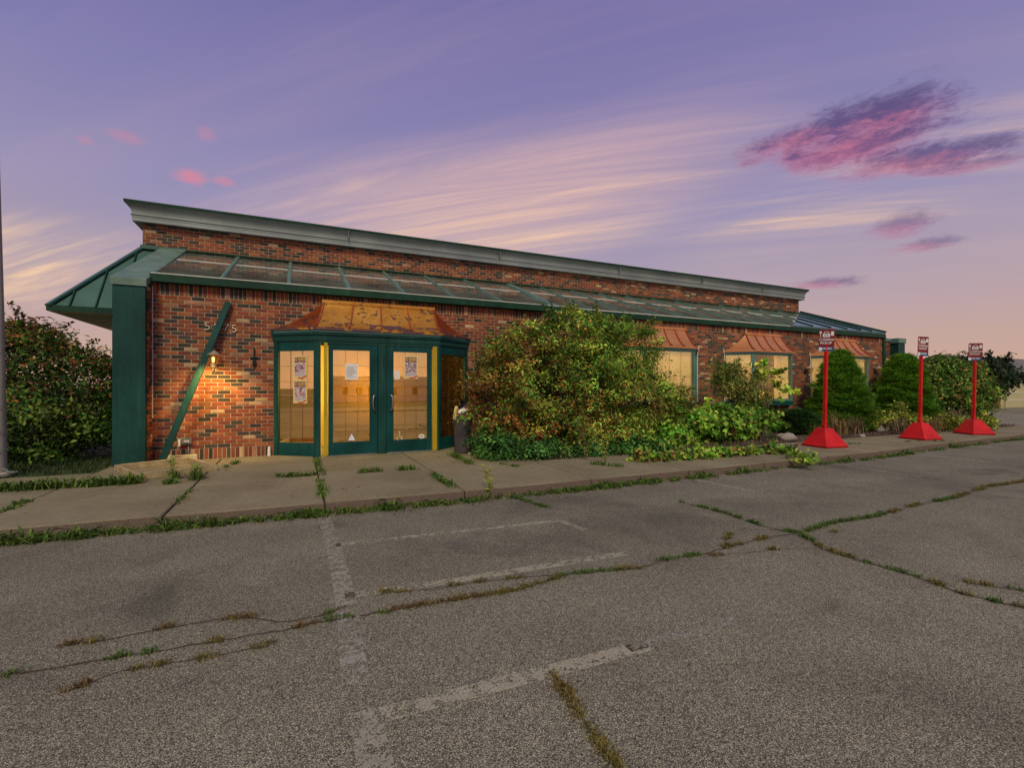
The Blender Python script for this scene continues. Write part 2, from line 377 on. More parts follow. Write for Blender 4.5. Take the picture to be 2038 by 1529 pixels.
def asphaltmat():
    m, N, L, b = nmat('asphalt')
    p = pos(N)
    vo = N.new('ShaderNodeTexVoronoi'); L.new(p, vo.inputs['Vector']); vo.inputs['Scale'].default_value = 250; vo.inputs['Randomness'].default_value = 1
    sepc = N.new('ShaderNodeSeparateColor'); L.new(vo.outputs['Color'], sepc.inputs[0])
    stone = rmp(N, L, sepc.outputs[0], [(0, (.030, .027, .025)), (.25, (.070, .060, .050)), (.55, (.140, .118, .095)), (.8, (.215, .18, .138)), (1, (.36, .32, .26))])
    edge = rmp(N, L, vo.outputs['Distance'], [(.35, 1.0), (.75, .45)])
    col = mixc(N, L, 1.0, stone, edge, 'MULTIPLY')
    n0 = noi(N, L, p, .33, 5, .6, .5); n1 = noi(N, L, p, 1.7, 5, .6); n2 = noi(N, L, p, 34, 3)
    col = mixc(N, L, 1.0, col, rmp(N, L, n0, [(.30, .62), (.44, .98), (.7, 1.12)]), 'MULTIPLY')
    col = mixc(N, L, 1.0, col, rmp(N, L, n1, [(.3, .86), (.7, 1.1)]), 'MULTIPLY')
    col = mixc(N, L, 1.0, col, rmp(N, L, n2, [(.3, .87), (.7, 1.13)]), 'MULTIPLY')
    col = mixc(N, L, 1.0, col, (1.97, 2.08, 1.92), 'MULTIPLY')
    # old oil and patched stains
    n4 = noi(N, L, p, .8, 4, .5, 1.2)
    col = mixc(N, L, rmp(N, L, n4, [(.60, 0), (.74, .42)]), col, (.045, .042, .042))
    n5 = noi(N, L, p, 3.1, 3, .5, .2)
    col = mixc(N, L, rmp(N, L, n5, [(.70, 0), (.76, .30)]), col, (.30, .27, .24))
    # tyre-darkened lane along the stalls and a few soft worn patches
    sp = N.new('ShaderNodeSeparateXYZ'); L.new(p, sp.inputs[0])
    w1 = N.new('ShaderNodeMath'); w1.operation = 'MULTIPLY_ADD'; L.new(n1, w1.inputs[0]); w1.inputs[1].default_value = 1.6; L.new(sp.outputs[1], w1.inputs[2])
    lane = rmp(N, L, w1.outputs[0], [(0, 0), (1, 1)])
    mr_ = N.new('ShaderNodeMapRange'); L.new(w1.outputs[0], mr_.inputs[0]); mr_.inputs[1].default_value = 3.0; mr_.inputs[2].default_value = 7.2
    lane = rmp(N, L, mr_.outputs[0], [(0, 1.0), (.25, .93), (.42, .80), (.55, .95), (.72, .84), (.9, 1.0), (1, 1.03)])
    col = mixc(N, L, 1.0, col, lane, 'MULTIPLY')
    L.new(col, b.inputs['Base Color']); setin(b, 'Roughness', .88); setin(b, 'Specular IOR Level', .25)
    hh = mixc(N, L, 1.0, edge, rmp(N, L, n2, [(.2, .5), (.8, 1)]), 'MULTIPLY')
    bumpn(N, L, b, hh, .55, .006)
    return m
MT['asphalt'] = asphaltmat()
def concretemat():
    m, N, L, b = nmat('sidewalk_concrete')
    p = pos(N)
    n1 = noi(N, L, p, 1.1, 6, .6, .4); n2 = noi(N, L, p, 130, 2, .6); n3 = noi(N, L, p, 14, 4)
    col = rmp(N, L, n1, [(.28, (.175, .145, .090)), (.5, (.225, .190, .118)), (.75, (.27, .23, .15))])
    col = mixc(N, L, 1.0, col, rmp(N, L, n2, [(.3, .72), (.7, 1.3)]), 'MULTIPLY')
    col = mixc(N, L, 1.0, col, rmp(N, L, n3, [(.3, .88), (.7, 1.1)]), 'MULTIPLY')
    g = N.new('ShaderNodeNewGeometry'); sp = N.new('ShaderNodeSeparateXYZ'); L.new(g.outputs['Normal'], sp.inputs[0])
    side = rmp(N, L, sp.outputs[2], [(.3, 1.0), (.9, 0.0)])
    agg = rmp(N, L, n2, [(.35, (.075, .055, .045)), (.65, (.22, .16, .13))])
    col = mixc(N, L, side, col, agg)
    L.new(col, b.inputs['Base Color']); setin(b, 'Roughness', .9); setin(b, 'Specular IOR Level', .25)
    bumpn(N, L, b, n2, .35, .006)
    return m
MT['concrete'] = concretemat()
def paintmat(name, thr, col=(.42, .38, .31)):
    m, N, L, b = nmat(name)
    o = N['Material Output']
    p = pos(N)
    n1 = noi(N, L, p, 16, 5, .68, .3); n2 = noi(N, L, p, 2.2, 3); n3 = noi(N, L, p, 90, 2)
    h = mixc(N, L, .22, n1, n2)
    h = mixc(N, L, .26, h, n3)
    a = rmp(N, L, h, [(thr - .012, 0.0), (thr + .012, .86)])
    L.new(mixc(N, L, 1.0, col, rmp(N, L, n3, [(.3, .7), (.7, 1.15)]), 'MULTIPLY'), b.inputs['Base Color']); setin(b, 'Roughness', .85)
    t = N.new('ShaderNodeBsdfTransparent'); mx = N.new('ShaderNodeMixShader')
    L.new(a, mx.inputs[0]); L.new(t.outputs[0], mx.inputs[1]); L.new(b.outputs[0], mx.inputs[2]); L.new(mx.outputs[0], o.inputs[0])
    return m
MT['paint1'] = paintmat('worn_paint', .485, (.40, .36, .265))
MT['paint2'] = paintmat('faded_paint', .488, (.35, .32, .25))
MT['paint3'] = paintmat('ghost_paint', .515, (.34, .32, .27))
def turfmat():
    m, N, L, b = nmat('turf')
    p = pos(N)
    n1 = noi(N, L, p, .5, 5); n2 = noi(N, L, p, 30, 4)
    col = rmp(N, L, n1, [(.3, (.040, .062, .016)), (.7, (.095, .10, .03))])
    col = mixc(N, L, 1.0, col, rmp(N, L, n2, [(.3, .6), (.7, 1.4)]), 'MULTIPLY')
    L.new(col, b.inputs['Base Color']); setin(b, 'Roughness', .95)
    bumpn(N, L, b, n2, .6, .05)
    return m
MT['turf'] = turfmat()

# ------------------------------------------------------------------ mesh helpers
WLOC = {}
class MB:
    def __init__(s): s.v = []; s.f = []; s.c = []; s.cur = (1, 1, 1)
    def add(s, pts, faces, col=None):
        o = len(s.v); s.v += [tuple(p) for p in pts]; s.f += [tuple(i + o for i in f) for f in faces]
        s.c += [col or s.cur] * len(pts)
    def box(s, x0, x1, y0, y1, z0, z1, col=None):
        s.hexa([(x0, y0, z0), (x1, y0, z0), (x1, y1, z0), (x0, y1, z0), (x0, y0, z1), (x1, y0, z1), (x1, y1, z1), (x0, y1, z1)], col)
    def hexa(s, p, col=None):
        s.add(p, [(3, 2, 1, 0), (4, 5, 6, 7), (0, 1, 5, 4), (1, 2, 6, 5), (2, 3, 7, 6), (3, 0, 4, 7)], col)
    def prism(s, poly, z0, z1, col=None):
        n = len(poly)
        s.add([(p[0], p[1], z0) for p in poly] + [(p[0], p[1], z1) for p in poly],
              [tuple(range(n - 1, -1, -1)), tuple(range(n, 2 * n))] + [(i, (i + 1) % n, n + (i + 1) % n, n + i) for i in range(n)], col)
    def tube(s, path, rad, n=8, col=None, cap=True):
        path = [Vector(p) for p in path]
        if isinstance(rad, (int, float)): rad = [rad] * len(path)
        pts = []; fs = []
        ref = None
        for i, p in enumerate(path):
            t = (path[min(i + 1, len(path) - 1)] - path[max(i - 1, 0)]).normalized()
            if ref is None: ref = Vector((1, 0, 0)) if abs(t.x) < .9 else Vector((0, 1, 0))
            a = t.cross(ref).normalized(); b = t.cross(a).normalized(); ref = -t.cross(a).cross(t) if False else ref
            for k in range(n):
                an = 2 * math.pi * k / n
                pts.append(p + (a * math.cos(an) + b * math.sin(an)) * rad[i])
        for i in range(len(path) - 1):
            for k in range(n):
                fs.append((i * n + k, i * n + (k + 1) % n, (i + 1) * n + (k + 1) % n, (i + 1) * n + k))
        if cap: fs.append(tuple(range(n - 1, -1, -1))); fs.append(tuple((len(path) - 1) * n + k for k in range(n)))
        s.add(pts, fs, col)
    def lathe(s, prof, c, n=16, col=None):
        pts = []; fs = []
        for r, z in prof:
            for k in range(n):
                a = 2 * math.pi * k / n
                pts.append((c[0] + r * math.cos(a), c[1] + r * math.sin(a), c[2] + z))
        for i in range(len(prof) - 1):
            for k in range(n):
                fs.append((i * n + k, i * n + (k + 1) % n, (i + 1) * n + (k + 1) % n, (i + 1) * n + k))
        fs.append(tuple(range(n - 1, -1, -1))); fs.append(tuple((len(prof) - 1) * n + k for k in range(n)))
        s.add(pts, fs, col)
    def seg(s, P0, P1, s0, s1, z0, z1, d0, d1, col=None):
        """box along the plan segment P0->P1; s in metres, d = outward (towards the camera side) offset"""
        P0 = Vector(P0).to_2d() if len(P0) == 3 else Vector(P0); P1 = Vector(P1)
        t = (P1 - P0).normalized(); n = Vector((t.y, -t.x))
        q = [P0 + t * a + n * d for a, d in ((s0, d1), (s1, d1), (s1, d0), (s0, d0))]
        s.hexa([(p.x, p.y, z0) for p in q] + [(p.x, p.y, z1) for p in q], col)
    def build(s, name, m, parent=None, smooth=False, bev=0, attr=False, **k):
        me = bpy.data.meshes.new(name)
        base = WLOC.get(parent.name, Vector((0, 0, 0))) if parent else Vector(k.get('origin', (0, 0, 0)))
        me.from_pydata([(x - base.x, y - base.y, z - base.z) for x, y, z in s.v], [], s.f)
        return finish(name, me, m, parent, base, smooth, bev, s.c if attr else None, k)
def finish(name, me, m, parent, base, smooth, bev, cols, k):
    if cols is not None:
        a = me.attributes.new('Col', 'FLOAT_COLOR', 'POINT')
        arr = np.ones((len(me.vertices), 4), np.float32); arr[:, :3] = np.asarray(cols, np.float32)
        a.data.foreach_set('color', arr.ravel())
    bm_needed = True
    if bm_needed and len(me.polygons) < 60000 and not k.get('nonorm'):
        bm = bmesh.new(); bm.from_mesh(me); bmesh.ops.recalc_face_normals(bm, faces=bm.faces)
        if bev: bmesh.ops.bevel(bm, geom=bm.edges[:], offset=bev, segments=1, affect='EDGES', clamp_overlap=True)
        bm.to_mesh(me); bm.free()
    if m is not None:
        me.materials.append(MT[m] if isinstance(m, str) else m)
    if smooth:
        me.polygons.foreach_set('use_smooth', [True] * len(me.polygons))
        if smooth == 'auto':
            me.set_sharp_from_angle(angle=R(40))
    o = bpy.data.objects.new(name, me); COL.objects.link(o)
    if parent:
        o.parent = parent; WLOC[o.name] = base
    else:
        o.location = base; WLOC[o.name] = base
    tag(o, k.get('label'), k.get('cat'), k.get('group'), k.get('kind'))
    return o
def tag(o, label=None, cat=None, group=None, kind=None):
    if label: o['label'] = label
    if cat: o['category'] = cat
    if group: o['group'] = group
    if kind: o['kind'] = kind
def thing(name, label, cat, loc, group=None, rotz=0):
    o = bpy.data.objects.new(name, None); COL.objects.link(o)
    o.location = loc; o.rotation_euler = (0, 0, rotz); o.empty_display_size = .1
    WLOC[o.name] = Vector(loc); tag(o, label, cat, group)
    return o
def mesh_np(name, V, Q, cols, m, parent=None, **k):
    """V (n,3), Q (m,3|4) index array"""
    base = WLOC.get(parent.name, Vector((0, 0, 0))) if parent else Vector(k.get('origin', (0, 0, 0)))
    V = np.asarray(V, np.float32) - np.array(base, np.float32)
    me = bpy.data.meshes.new(name); nq, w = Q.shape
    me.vertices.add(len(V)); me.vertices.foreach_set('co', V.ravel())
    me.loops.add(nq * w); me.loops.foreach_set('vertex_index', Q.astype(np.int32).ravel())
    me.polygons.add(nq); me.polygons.foreach_set('loop_start', np.arange(0, nq * w, w, dtype=np.int32))
    me.update(calc_edges=True)
    k['nonorm'] = True
    return finish(name, me, m, parent, base, False, 0, cols, k)
def text_obj(name, s, size, m, parent, mat4, extrude=.001, bold=0.0, **k):
    cu = bpy.data.curves.new('t', 'FONT'); cu.body = s; cu.size = size; cu.extrude = extrude; cu.align_x = 'CENTER'; cu.align_y = 'CENTER'
    cu.offset = bold; cu.resolution_u = 3
    ob = bpy.data.objects.new('t', cu); COL.objects.link(ob)
    dg = bpy.context.evaluated_depsgraph_get(); me = bpy.data.meshes.new_from_object(ob.evaluated_get(dg))
    bpy.data.objects.remove(ob); bpy.data.curves.remove(cu)
    me.transform(mat4)
    base = WLOC.get(parent.name, Vector((0, 0, 0))) if parent else Vector((0, 0, 0))
    me.transform(Matrix.Translation(-base)); me.name = name
    me.materials.clear(); me.materials.append(MT[m])
    o = bpy.data.objects.new(name, me); COL.objects.link(o)
    if parent: o.parent = parent
    WLOC[o.name] = base
    tag(o, k.get('label'), k.get('cat'), k.get('group'), k.get('kind'))
    return o
# ================================================================== GROUND
YW, YU, YV, SW = 10.10, 12.90, 9.55, .13
# front edge of the sidewalk, read along the kerb
kerb_px = [(0, 1050), (326, 1024), (617, 1002), (893, 981.5), (1178, 955.5), (1400, 934.5), (1631, 911.5), (1764, 898), (1881, 881), (2038, 863)]
kerb = [onZ(a, b, SW) for a, b in kerb_px]
kx = np.array([-30.0] + [p.x for p in kerb] + [26.0]); ky = np.array([kerb[0].y] + [p.y for p in kerb] + [kerb[-1].y])
# keep the line calm: blend with its straight fit
cf = np.polyfit(kx[1:-1], ky[1:-1], 1)
def kerbY(X):
    return float(np.interp(X, kx, ky)) * .7 + .3 * float(np.polyval(cf, min(max(X, -4), 18)))
b = MB(); g = 900
prof_ = [(-g, -.55), (-20, -.55), (-15, -.45), (-9.4, -.06), (g, -.06)]   # the land falls to the road behind the camera
b.add([(sx, y_, z_) for y_, z_ in prof_ for sx in (-g, g)], [(2 * i, 2 * i + 1, 2 * i + 3, 2 * i + 2) for i in range(len(prof_) - 1)])
b.build('ground', 'turf', kind='structure')
# asphalt lot: one sheet in front, running round the right-hand end
b = MB()
xs = np.linspace(-26, 24, 26)
pts = [(-26, -9.2, 0), (70, -9.2, 0), (70, 17.5, 0), (24, 17.5, 0)] + [(float(x), kerbY(float(x)) + .05, 0) for x in xs[::-1]]
b.add(pts, [tuple(range(len(pts)))])
lot = b.build('parking_lot', 'asphalt', kind='structure')
b = MB(); b.add([(-200, -30, -.535), (200, -30, -.535), (200, -22.5, -.535), (-200, -22.5, -.535)], [(0, 1, 2, 3)])
road = b.build('road', 'asphalt', kind='structure')

def strip(px, w0, w1, z, jit=0.0, sub=1):
    """ribbon on the ground through pixels px, widths in metres"""
    P = [onZ(a, c, z) for a, c in px]
    if sub > 1:
        Q = []
        for i in range(len(P) - 1):
            for k in range(sub): Q.append(P[i].lerp(P[i + 1], k / sub))
        P = Q + [P[-1]]
    n = len(P); L_, R_ = [], []
    for i, p in enumerate(P):
        t = (P[min(i + 1, n - 1)] - P[max(i - 1, 0)]); t.z = 0; t.normalize(); nn = Vector((-t.y, t.x, 0))
        w = w0 + (w1 - w0) * i / max(1, n - 1)
        c = p + nn * random.uniform(-jit, jit) * 1.2
        L_.append(c + nn * w * .5 * (1 + random.uniform(-.6, .6) * (jit > 0))); R_.append(c - nn * w * .5 * (1 + random.uniform(-.6, .6) * (jit > 0)))
    return L_, R_, P
def ribbon(name, mat, px, w0, w1, z=.004, jit=0.0, sub=1, parent=None, **k):
    L_, R_, P = strip(px, w0, w1, z, jit, sub)
    n = len(P); b = MB()
    b.add(L_ + R_, [(i, i + 1, n + i + 1, n + i) for i in range(n - 1)])
    o = b.build(name, mat, parent, **k)
    return P
for px, w, mt in [([(668, 1085), (1108, 1037)], .085, 'paint1'), ([(686, 1187), (900, 1157), (1245, 1102)], .10, 'paint1'),
                  ([(755, 1425), (1080, 1340), (1290, 1285)], .105, 'paint1'), ([(1250, 1292), (1470, 1232)], .07, 'paint3'),
                  ([(645, 1030), (662, 1080), (675, 1130), (690, 1205)], .13, 'paint2'), ([(692, 1215), (700, 1290), (708, 1362)], .13, 'paint3'),
                  ([(722, 1415), (735, 1470), (752, 1540)], .13, 'paint2'), ([(1107, 1034), (1165, 1056)], .085, 'paint2'),
                  ([(1382, 955), (1495, 977)], .09, 'paint1'), ([(1495, 977), (1545, 985)], .07, 'paint2'),
                  ([(1625, 918), (1835, 950)], .08, 'paint2'), ([(1835, 905), (1975, 921)], .09, 'paint1')]:
    ribbon('painted_line', mt, px, w, w, .004, parent=lot)

def blades(P, n_per, h, wid, spread, cols, lean=.6, seed=0):
    """grass tufts: P (k,3) tuft centres"""
    r = np.random.default_rng(seed); P = np.asarray(P, float)
    k = len(P); N = k * n_per
    base = np.repeat(P, n_per, 0) + np.c_[r.normal(0, spread, (N, 2)), np.zeros(N)]
    hh = h * r.uniform(.45, 1.25, N) * np.repeat(r.uniform(.6, 1.25, k), n_per); an = r.uniform(0, 2 * np.pi, N)
    d = np.c_[np.cos(an), np.sin(an), np.zeros(N)]; sd_ = np.c_[-np.sin(an), np.cos(an), np.zeros(N)]
    ln = lean * r.uniform(.25, 1.3, N)
    w = wid * r.uniform(.6, 1.3, N)
    up = np.array([0, 0, 1.0])
    m1 = base + d * (hh * ln * .35)[:, None] + up * (hh * .55)[:, None]
    tip = base + d * (hh * ln)[:, None] + up * (hh * np.maximum(.15, 1 - .45 * ln))[:, None]
    V = np.stack([base - sd_ * w[:, None] * .35, base + sd_ * w[:, None] * .35, m1 + sd_ * w[:, None] * .5, m1 - sd_ * w[:, None] * .5, tip], 1)
    cols = np.asarray(cols); cc = cols[r.integers(0, len(cols), N)] * r.uniform(.7, 1.3, (N, 1))
    i0 = np.arange(N) * 5
    Q = np.concatenate([np.stack([i0, i0 + 1, i0 + 2], 1), np.stack([i0, i0 + 2, i0 + 3], 1), np.stack([i0 + 3, i0 + 2, i0 + 4], 1)])
    return V.reshape(-1, 3), Q, np.repeat(cc, 5, 0)
def merge(parts):
    V = []; Q = []; C = []; o = 0
    for v, q, c in parts: V.append(v); Q.append(q + o); C.append(c); o += len(v)
    return np.concatenate(V), np.concatenate(Q), np.concatenate(C)
GREEN = [(.075, .14, .022), (.10, .18, .03), (.055, .11, .02), (.14, .20, .035)]
OLIVE = [(.16, .135, .03), (.20, .155, .035), (.12, .115, .025), (.24, .17, .045)]
RUST = [(.17, .095, .03), (.22, .13, .04), (.12, .075, .025), (.15, .12, .03)]
cracks = [
 ([(0, 1346), (150, 1322), (300, 1298), (450, 1273), (560, 1256), (660, 1234), (760, 1219), (850, 1203), (940, 1189), (1020, 1176), (1090, 1157), (1130, 1143), (1270, 1131),
   (1330, 1113), (1390, 1105), (1460, 1086), (1520, 1071), (1590, 1062), (1660, 1041), (1740, 1029), (1830, 1004), (1900, 992), (1960, 970), (2060, 956)], .016,
  [(0, 40, GREEN), (215, 305, GREEN), (395, 440, OLIVE), (585, 625, RUST), (650, 700, GREEN), (750, 775, GREEN), (775, 960, RUST), (960, 1120, OLIVE), (1095, 1230, GREEN), (1225, 1280, OLIVE), (1310, 1395, GREEN),
   (1440, 1480, OLIVE), (1500, 1530, OLIVE), (1600, 1660, GREEN), (1660, 1700, GREEN), (1710, 1760, GREEN), (1770, 1790, OLIVE), (1810, 1830, OLIVE), (1860, 1900, GREEN), (1900, 1925, OLIVE), (1940, 1960, OLIVE), (1965, 2040, OLIVE)]),
 ([(1360, 1001), (1380, 1006), (1440, 1021), (1520, 1048), (1590, 1062), (1640, 1093), (1720, 1119), (1800, 1141), (1860, 1161), (1910, 1181), (1970, 1196), (2060, 1214)], .014,
  [(1355, 1365, GREEN), (1380, 1412, GREEN), (1420, 1475, GREEN), (1490, 1522, GREEN), (1600, 1620, GREEN), (1625, 1665, OLIVE), (1665, 1700, OLIVE), (1710, 1735, GREEN), (1755, 1780, GREEN), (1795, 1830, GREEN), (1840, 1890, OLIVE), (1900, 1935, OLIVE), (1950, 2000, GREEN), (2010, 2040, OLIVE)]),
 ([(110, 1287), (200, 1276), (330, 1250), (430, 1234), (500, 1230), (560, 1239), (640, 1226), (690, 1206)], .012,
  [(120, 165, RUST), (172, 205, OLIVE), (310, 345, RUST), (440, 505, RUST), (638, 668, GREEN)]),
 ([(120, 1380), (240, 1336), (330, 1321), (410, 1309), (520, 1288), (545, 1278)], .009,
  [(120, 180, RUST), (255, 330, OLIVE), (398, 438, OLIVE), (500, 545, OLIVE)]),
 ([(1095, 1335), (1112, 1362), (1140, 1402), (1165, 1441), (1190, 1481), (1240, 1540)], .012, [(1098, 1240, OLIVE), (1110, 1145, RUST)]),
 ([(1035, 994), (1060, 1003), (1088, 1011)], .010, [(1030, 1090, GREEN)]),
 ([(1930, 1161), (1980, 1168), (2060, 1180)], .009, [(1930, 1978, OLIVE), (2010, 2040, GREEN)]),
 ([(690, 1186), (780, 1179), (860, 1173), (950, 1159), (1040, 1149), (1130, 1143)], .009, [(750, 785, OLIVE), (790, 815, OLIVE), (885, 915, OLIVE), (945, 975, OLIVE), (1010, 1040, OLIVE)]),
 ([(1440, 1083), (1450, 1065), (1490, 1050)], .006, [(1445, 1455, OLIVE)]),
 ([(1410, 1107), (1490, 1100), (1560, 1092), (1640, 1093)], .006, [(1415, 1440, RUST), (1530, 1550, OLIVE)]),
 ([(1530, 1053), (1590, 1062), (1625, 1082)], .010, [(1545, 1615, GREEN)]),
 ([(1600, 1068), (1680, 1055)], .005, [(1655, 1665, OLIVE)]),
]
tufts = []; k = 0
for px, w, segs in cracks:
    P = ribbon('crack', 'soil', px, w, w, .0035, w * .5, 6, parent=lot)
    pxs = np.array([p[0] for p in px], float); pys = np.array([p[1] for p in px], float)
    o = np.argsort(pxs)
    for a, c, cols in segs:
        p0 = onZ(a, np.interp(a, pxs[o], pys[o]), 0); p1 = onZ(c, np.interp(c, pxs[o], pys[o]), 0)
        ln = (p1 - p0).length; nt = max(4, int(ln / .013))
        near = max(.5, min(.85, p0.length / 7))
        pts = []
        for i in range(nt):
            t = random.random(); xx = a + (c - a) * t
            q = onZ(xx, np.interp(xx, pxs[o], pys[o]), .002)
            env = math.sin(math.pi * min(1, max(.12, t))) ** .5
            pts.append((q.x + random.gauss(0, .012 * near), q.y + random.gauss(0, .016 * near), .002))
        tufts.append(blades(pts, 10, .046 * near + .008, .004 + .003 * near, .016, cols, 1.25 if cols is not GREEN else .9, seed=k)); k += 1
V, Q, C = merge(tufts)
mesh_np('crack_grass', V, Q, C, 'grass', lot, kind='stuff')

# ------------------------------------------------------------------ sidewalk: poured slabs with joints
b = MB()
n = 24; xs = np.linspace(-26, 23.6, n)
top = [(float(x), kerbY(float(x)) + .04) for x in xs]
poly = top + [(23.6, 7.5), (3.9, 7.5), (3.9, 10.2), (-26, 10.2)]
b.prism(poly, -.08, .085)
walk = b.build('sidewalk', 'soil', kind='structure')
JY = 7.45
def slab(poly, z, parent=walk, ch=.012):
    """chamfered slab; poly counter-clockwise"""
    n = len(poly); c = Vector((sum(p[0] for p in poly) / n, sum(p[1] for p in poly) / n))
    tx, ty = random.uniform(-.002, .002), random.uniform(-.002, .002)
    def ring(inset, zz):
        out = []
        for p in poly:
            d = (c - Vector(p[:2])); L_ = d.length
            q = Vector(p[:2]) + d / L_ * inset * 1.3
            out.append((q.x, q.y, zz + tx * (q.x - c.x) + ty * (q.y - c.y)))
        return out
    pts = ring(0, z - .15) + ring(0, z - ch) + ring(ch, z)
    fs = [tuple(range(n - 1, -1, -1)), tuple(range(2 * n, 3 * n))]
    for r_ in range(2):
        fs += [(r_ * n + i, r_ * n + (i + 1) % n, (r_ + 1) * n + (i + 1) % n, (r_ + 1) * n + i) for i in range(n)]
    m = MB(); m.add(pts, fs); return m.build('slab', 'concrete', parent)
jx = [onZ(a, c, SW).x for a, c in ((45, 1003), (355, 996), (640, 973), (893, 958))]
step = (jx[3] - jx[0]) / 3
front = [jx[0] - step * k for k in range(8, 0, -1)] + jx
while front[-1] < 22: front.append(front[-1] + step * 1.15 + random.uniform(-.1, .1))
front[-1] = 23.6
GAP = .009
for x0, x1 in zip(front[:-1], front[1:]):
    a = [(x0 + GAP, kerbY(x0))] + [(x0 + (x1 - x0) * t, kerbY(x0 + (x1 - x0) * t) + random.uniform(-.008, .008)) for t in (.2, .4, .6, .8)] + [(x1 - GAP, kerbY(x1))]
    slab(a + [(x1 - GAP, JY - GAP), (x0 + GAP, JY - GAP)], SW + random.uniform(-.006, .004))
bk = [x for x in front if x < 3.0]
bk = bk + [3.85]
for x0, x1 in zip(bk[:-1], bk[1:]):
    if x1 <= x0 + .05: continue
    slab([(x0 + GAP, JY + GAP), (x1 - GAP, JY + GAP), (x1 - GAP, YW + .04), (x0 + GAP, YW + .04)] if x1 > -2.4 else
         [(x0 + GAP, JY + GAP), (x1 - GAP, JY + GAP), (x1 - GAP, 9.2), (x0 + GAP, 9.2)], SW + random.uniform(-.008, .004))
# turf and planting bed
b = MB(); b.prism([(-26, 9.22), (-2.76, 9.22), (-2.76, 30), (-26, 30)], -.05, .115)
b.build('lawn', 'turf', kind='structure')
b = MB()
nx, ny = 60, 10
X = np.linspace(3.87, 22.6, nx); Yv_ = np.linspace(7.47, 10.1, ny)
for i in range(nx):
    for j in range(ny):
        b.v.append((X[i], Yv_[j], .10 + .10 * math.sin(math.pi * min(1, j / ny * 1.2)) * .6 + random.uniform(-.02, .03) * (0 < j < ny - 1)))
b.c = [(1, 1, 1)] * len(b.v)
b.f = [(i * ny + j, (i + 1) * ny + j, (i + 1) * ny + j + 1, i * ny + j + 1) for i in range(nx - 1) for j in range(ny - 1)]
bed = b.build('planting_bed', 'soil', kind='structure', smooth=True)
# bark chips on the bed
r = np.random.default_rng(5); n = 5000
P = np.c_[r.uniform(3.9, 22.4, n), 7.48 + r.random(n) ** 1.6 * 2.2, np.full(n, .15) + r.uniform(-.02, .03, n)]
V, Q, C = blades(P, 1, .05, .022, .01, [(.12, .07, .05), (.19, .12, .085), (.08, .05, .04), (.26, .18, .13)], 2.6, 9)
mesh_np('bark_chips', V, Q, C, 'grass', bed, kind='stuff')

# ================================================================== BUILDING
bld = thing('restaurant_building', 'long low brick restaurant with green trim, glass lean-to roof and copper bay roofs', 'building', (8.5, YW, 0))
XL, XR = -2.30, 19.60
ZT = 3.29
VL, V0, V1, VR = -.40, .34, 2.70, 3.52           # entrance bay in plan
bays = [(8.15, 9.85), (12.15, 13.85), (16.10, 17.78)]
CANT, YB = .62, 9.58
ZS, ZH = 1.03, 2.45
# lower wall backing with openings
b = MB()
segs = [XL, VL + .04, VR - .04]
b.box(XL, VL + .04, YW + .007, YW + .26, 0, ZT); b.box(VL + .04, VR - .04, YW + .007, YW + .26, 2.5, ZT)
x = VR - .04
for x0, x1 in bays:
    b.box(x, x0 - CANT + .08, YW + .007, YW + .26, 0, ZT)
    b.box(x0 - CANT + .08, x1 + CANT - .08, YW + .007, YW + .26, 0, ZS - .03)
    b.box(x0 - CANT + .08, x1 + CANT - .08, YW + .007, YW + .26, ZH + .1, ZT)
    x = x1 + CANT - .08
b.box(x, XR, YW + .007, YW + .26, 0, ZT)
wall = b.build('brick_wall', 'mortar', bld)
PAL = [((.245, .062, .028), .31), ((.29, .092, .035), .17), ((.18, .049, .030), .17), ((.048, .038, .032), .19), ((.070, .052, .044), .09), ((.46, .31, .17), .045), ((.36, .17, .10), .045)]
def brickcol(rd):
    t = rd.random(); a = 0
    for c, p in PAL:
        a += p
        if t <= a: break
    f = rd.uniform(.8, 1.2); return tuple(min(.8, v * f * rd.uniform(.94, 1.06)) for v in c)
BR = []   # (x0,x1,z0,z1,col) on the plane Y=YW
rd = random.Random(3)
def course(x0, x1, z0, z1, mod, off, holes, out, joint=.0105):
    x = x0 - off
    while x < x1:
        a, c = x + joint / 2, x + mod - joint / 2
        a, c = max(a, x0), min(c, x1)
        spans = [(a, c)]
        for h0, h1, hz0, hz1 in holes:
            if z1 > hz0 and z0 < hz1:
                ns = []
                for s0, s1 in spans:
                    if h1 <= s0 or h0 >= s1: ns.append((s0, s1)); continue
                    if s0 < h0: ns.append((s0, h0))
                    if s1 > h1: ns.append((h1, s1))
                spans = ns
        for s0, s1 in spans:
            if s1 - s0 > .015: out.append((s0, s1, z0 + joint / 2, z1 - joint / 2, brickcol(rd)))
        x += mod
holes = [(VL + .05, VR - .05, 0, 2.5)] + [(x0 - CANT + .09, x1 + CANT - .09, ZS - .03, ZH + .1) for x0, x1 in bays]
CH, SH, MOD = .0703, .200, .2032
course(XL, XR, SW, SW + SH, CH, 0, holes, BR)
z = SW + SH; i = 0
while z + CH <= ZT - SH + .01:
    course(XL, XR, z, z + CH, MOD, (i % 2) * MOD / 2 + .03, holes, BR); z += CH; i += 1
course(XL, XR, z, ZT, CH, .02, holes, BR)
def brickbox(mb, x0, x1, z0, z1, c, y, dep=.016, ch=.0025):
    y0 = y - rd.uniform(0, .002)
    p = [(x0, y + dep, z0), (x1, y + dep, z0), (x1, y + dep, z1), (x0, y + dep, z1), (x0 + ch, y0, z0 + ch), (x1 - ch, y0, z0 + ch), (x1 - ch, y0, z1 - ch), (x0 + ch, y0, z1 - ch)]
    mb.add(p, [(4, 5, 6, 7), (0, 1, 5, 4), (1, 2, 6, 5), (2, 3, 7, 6), (3, 0, 4, 7)], c)
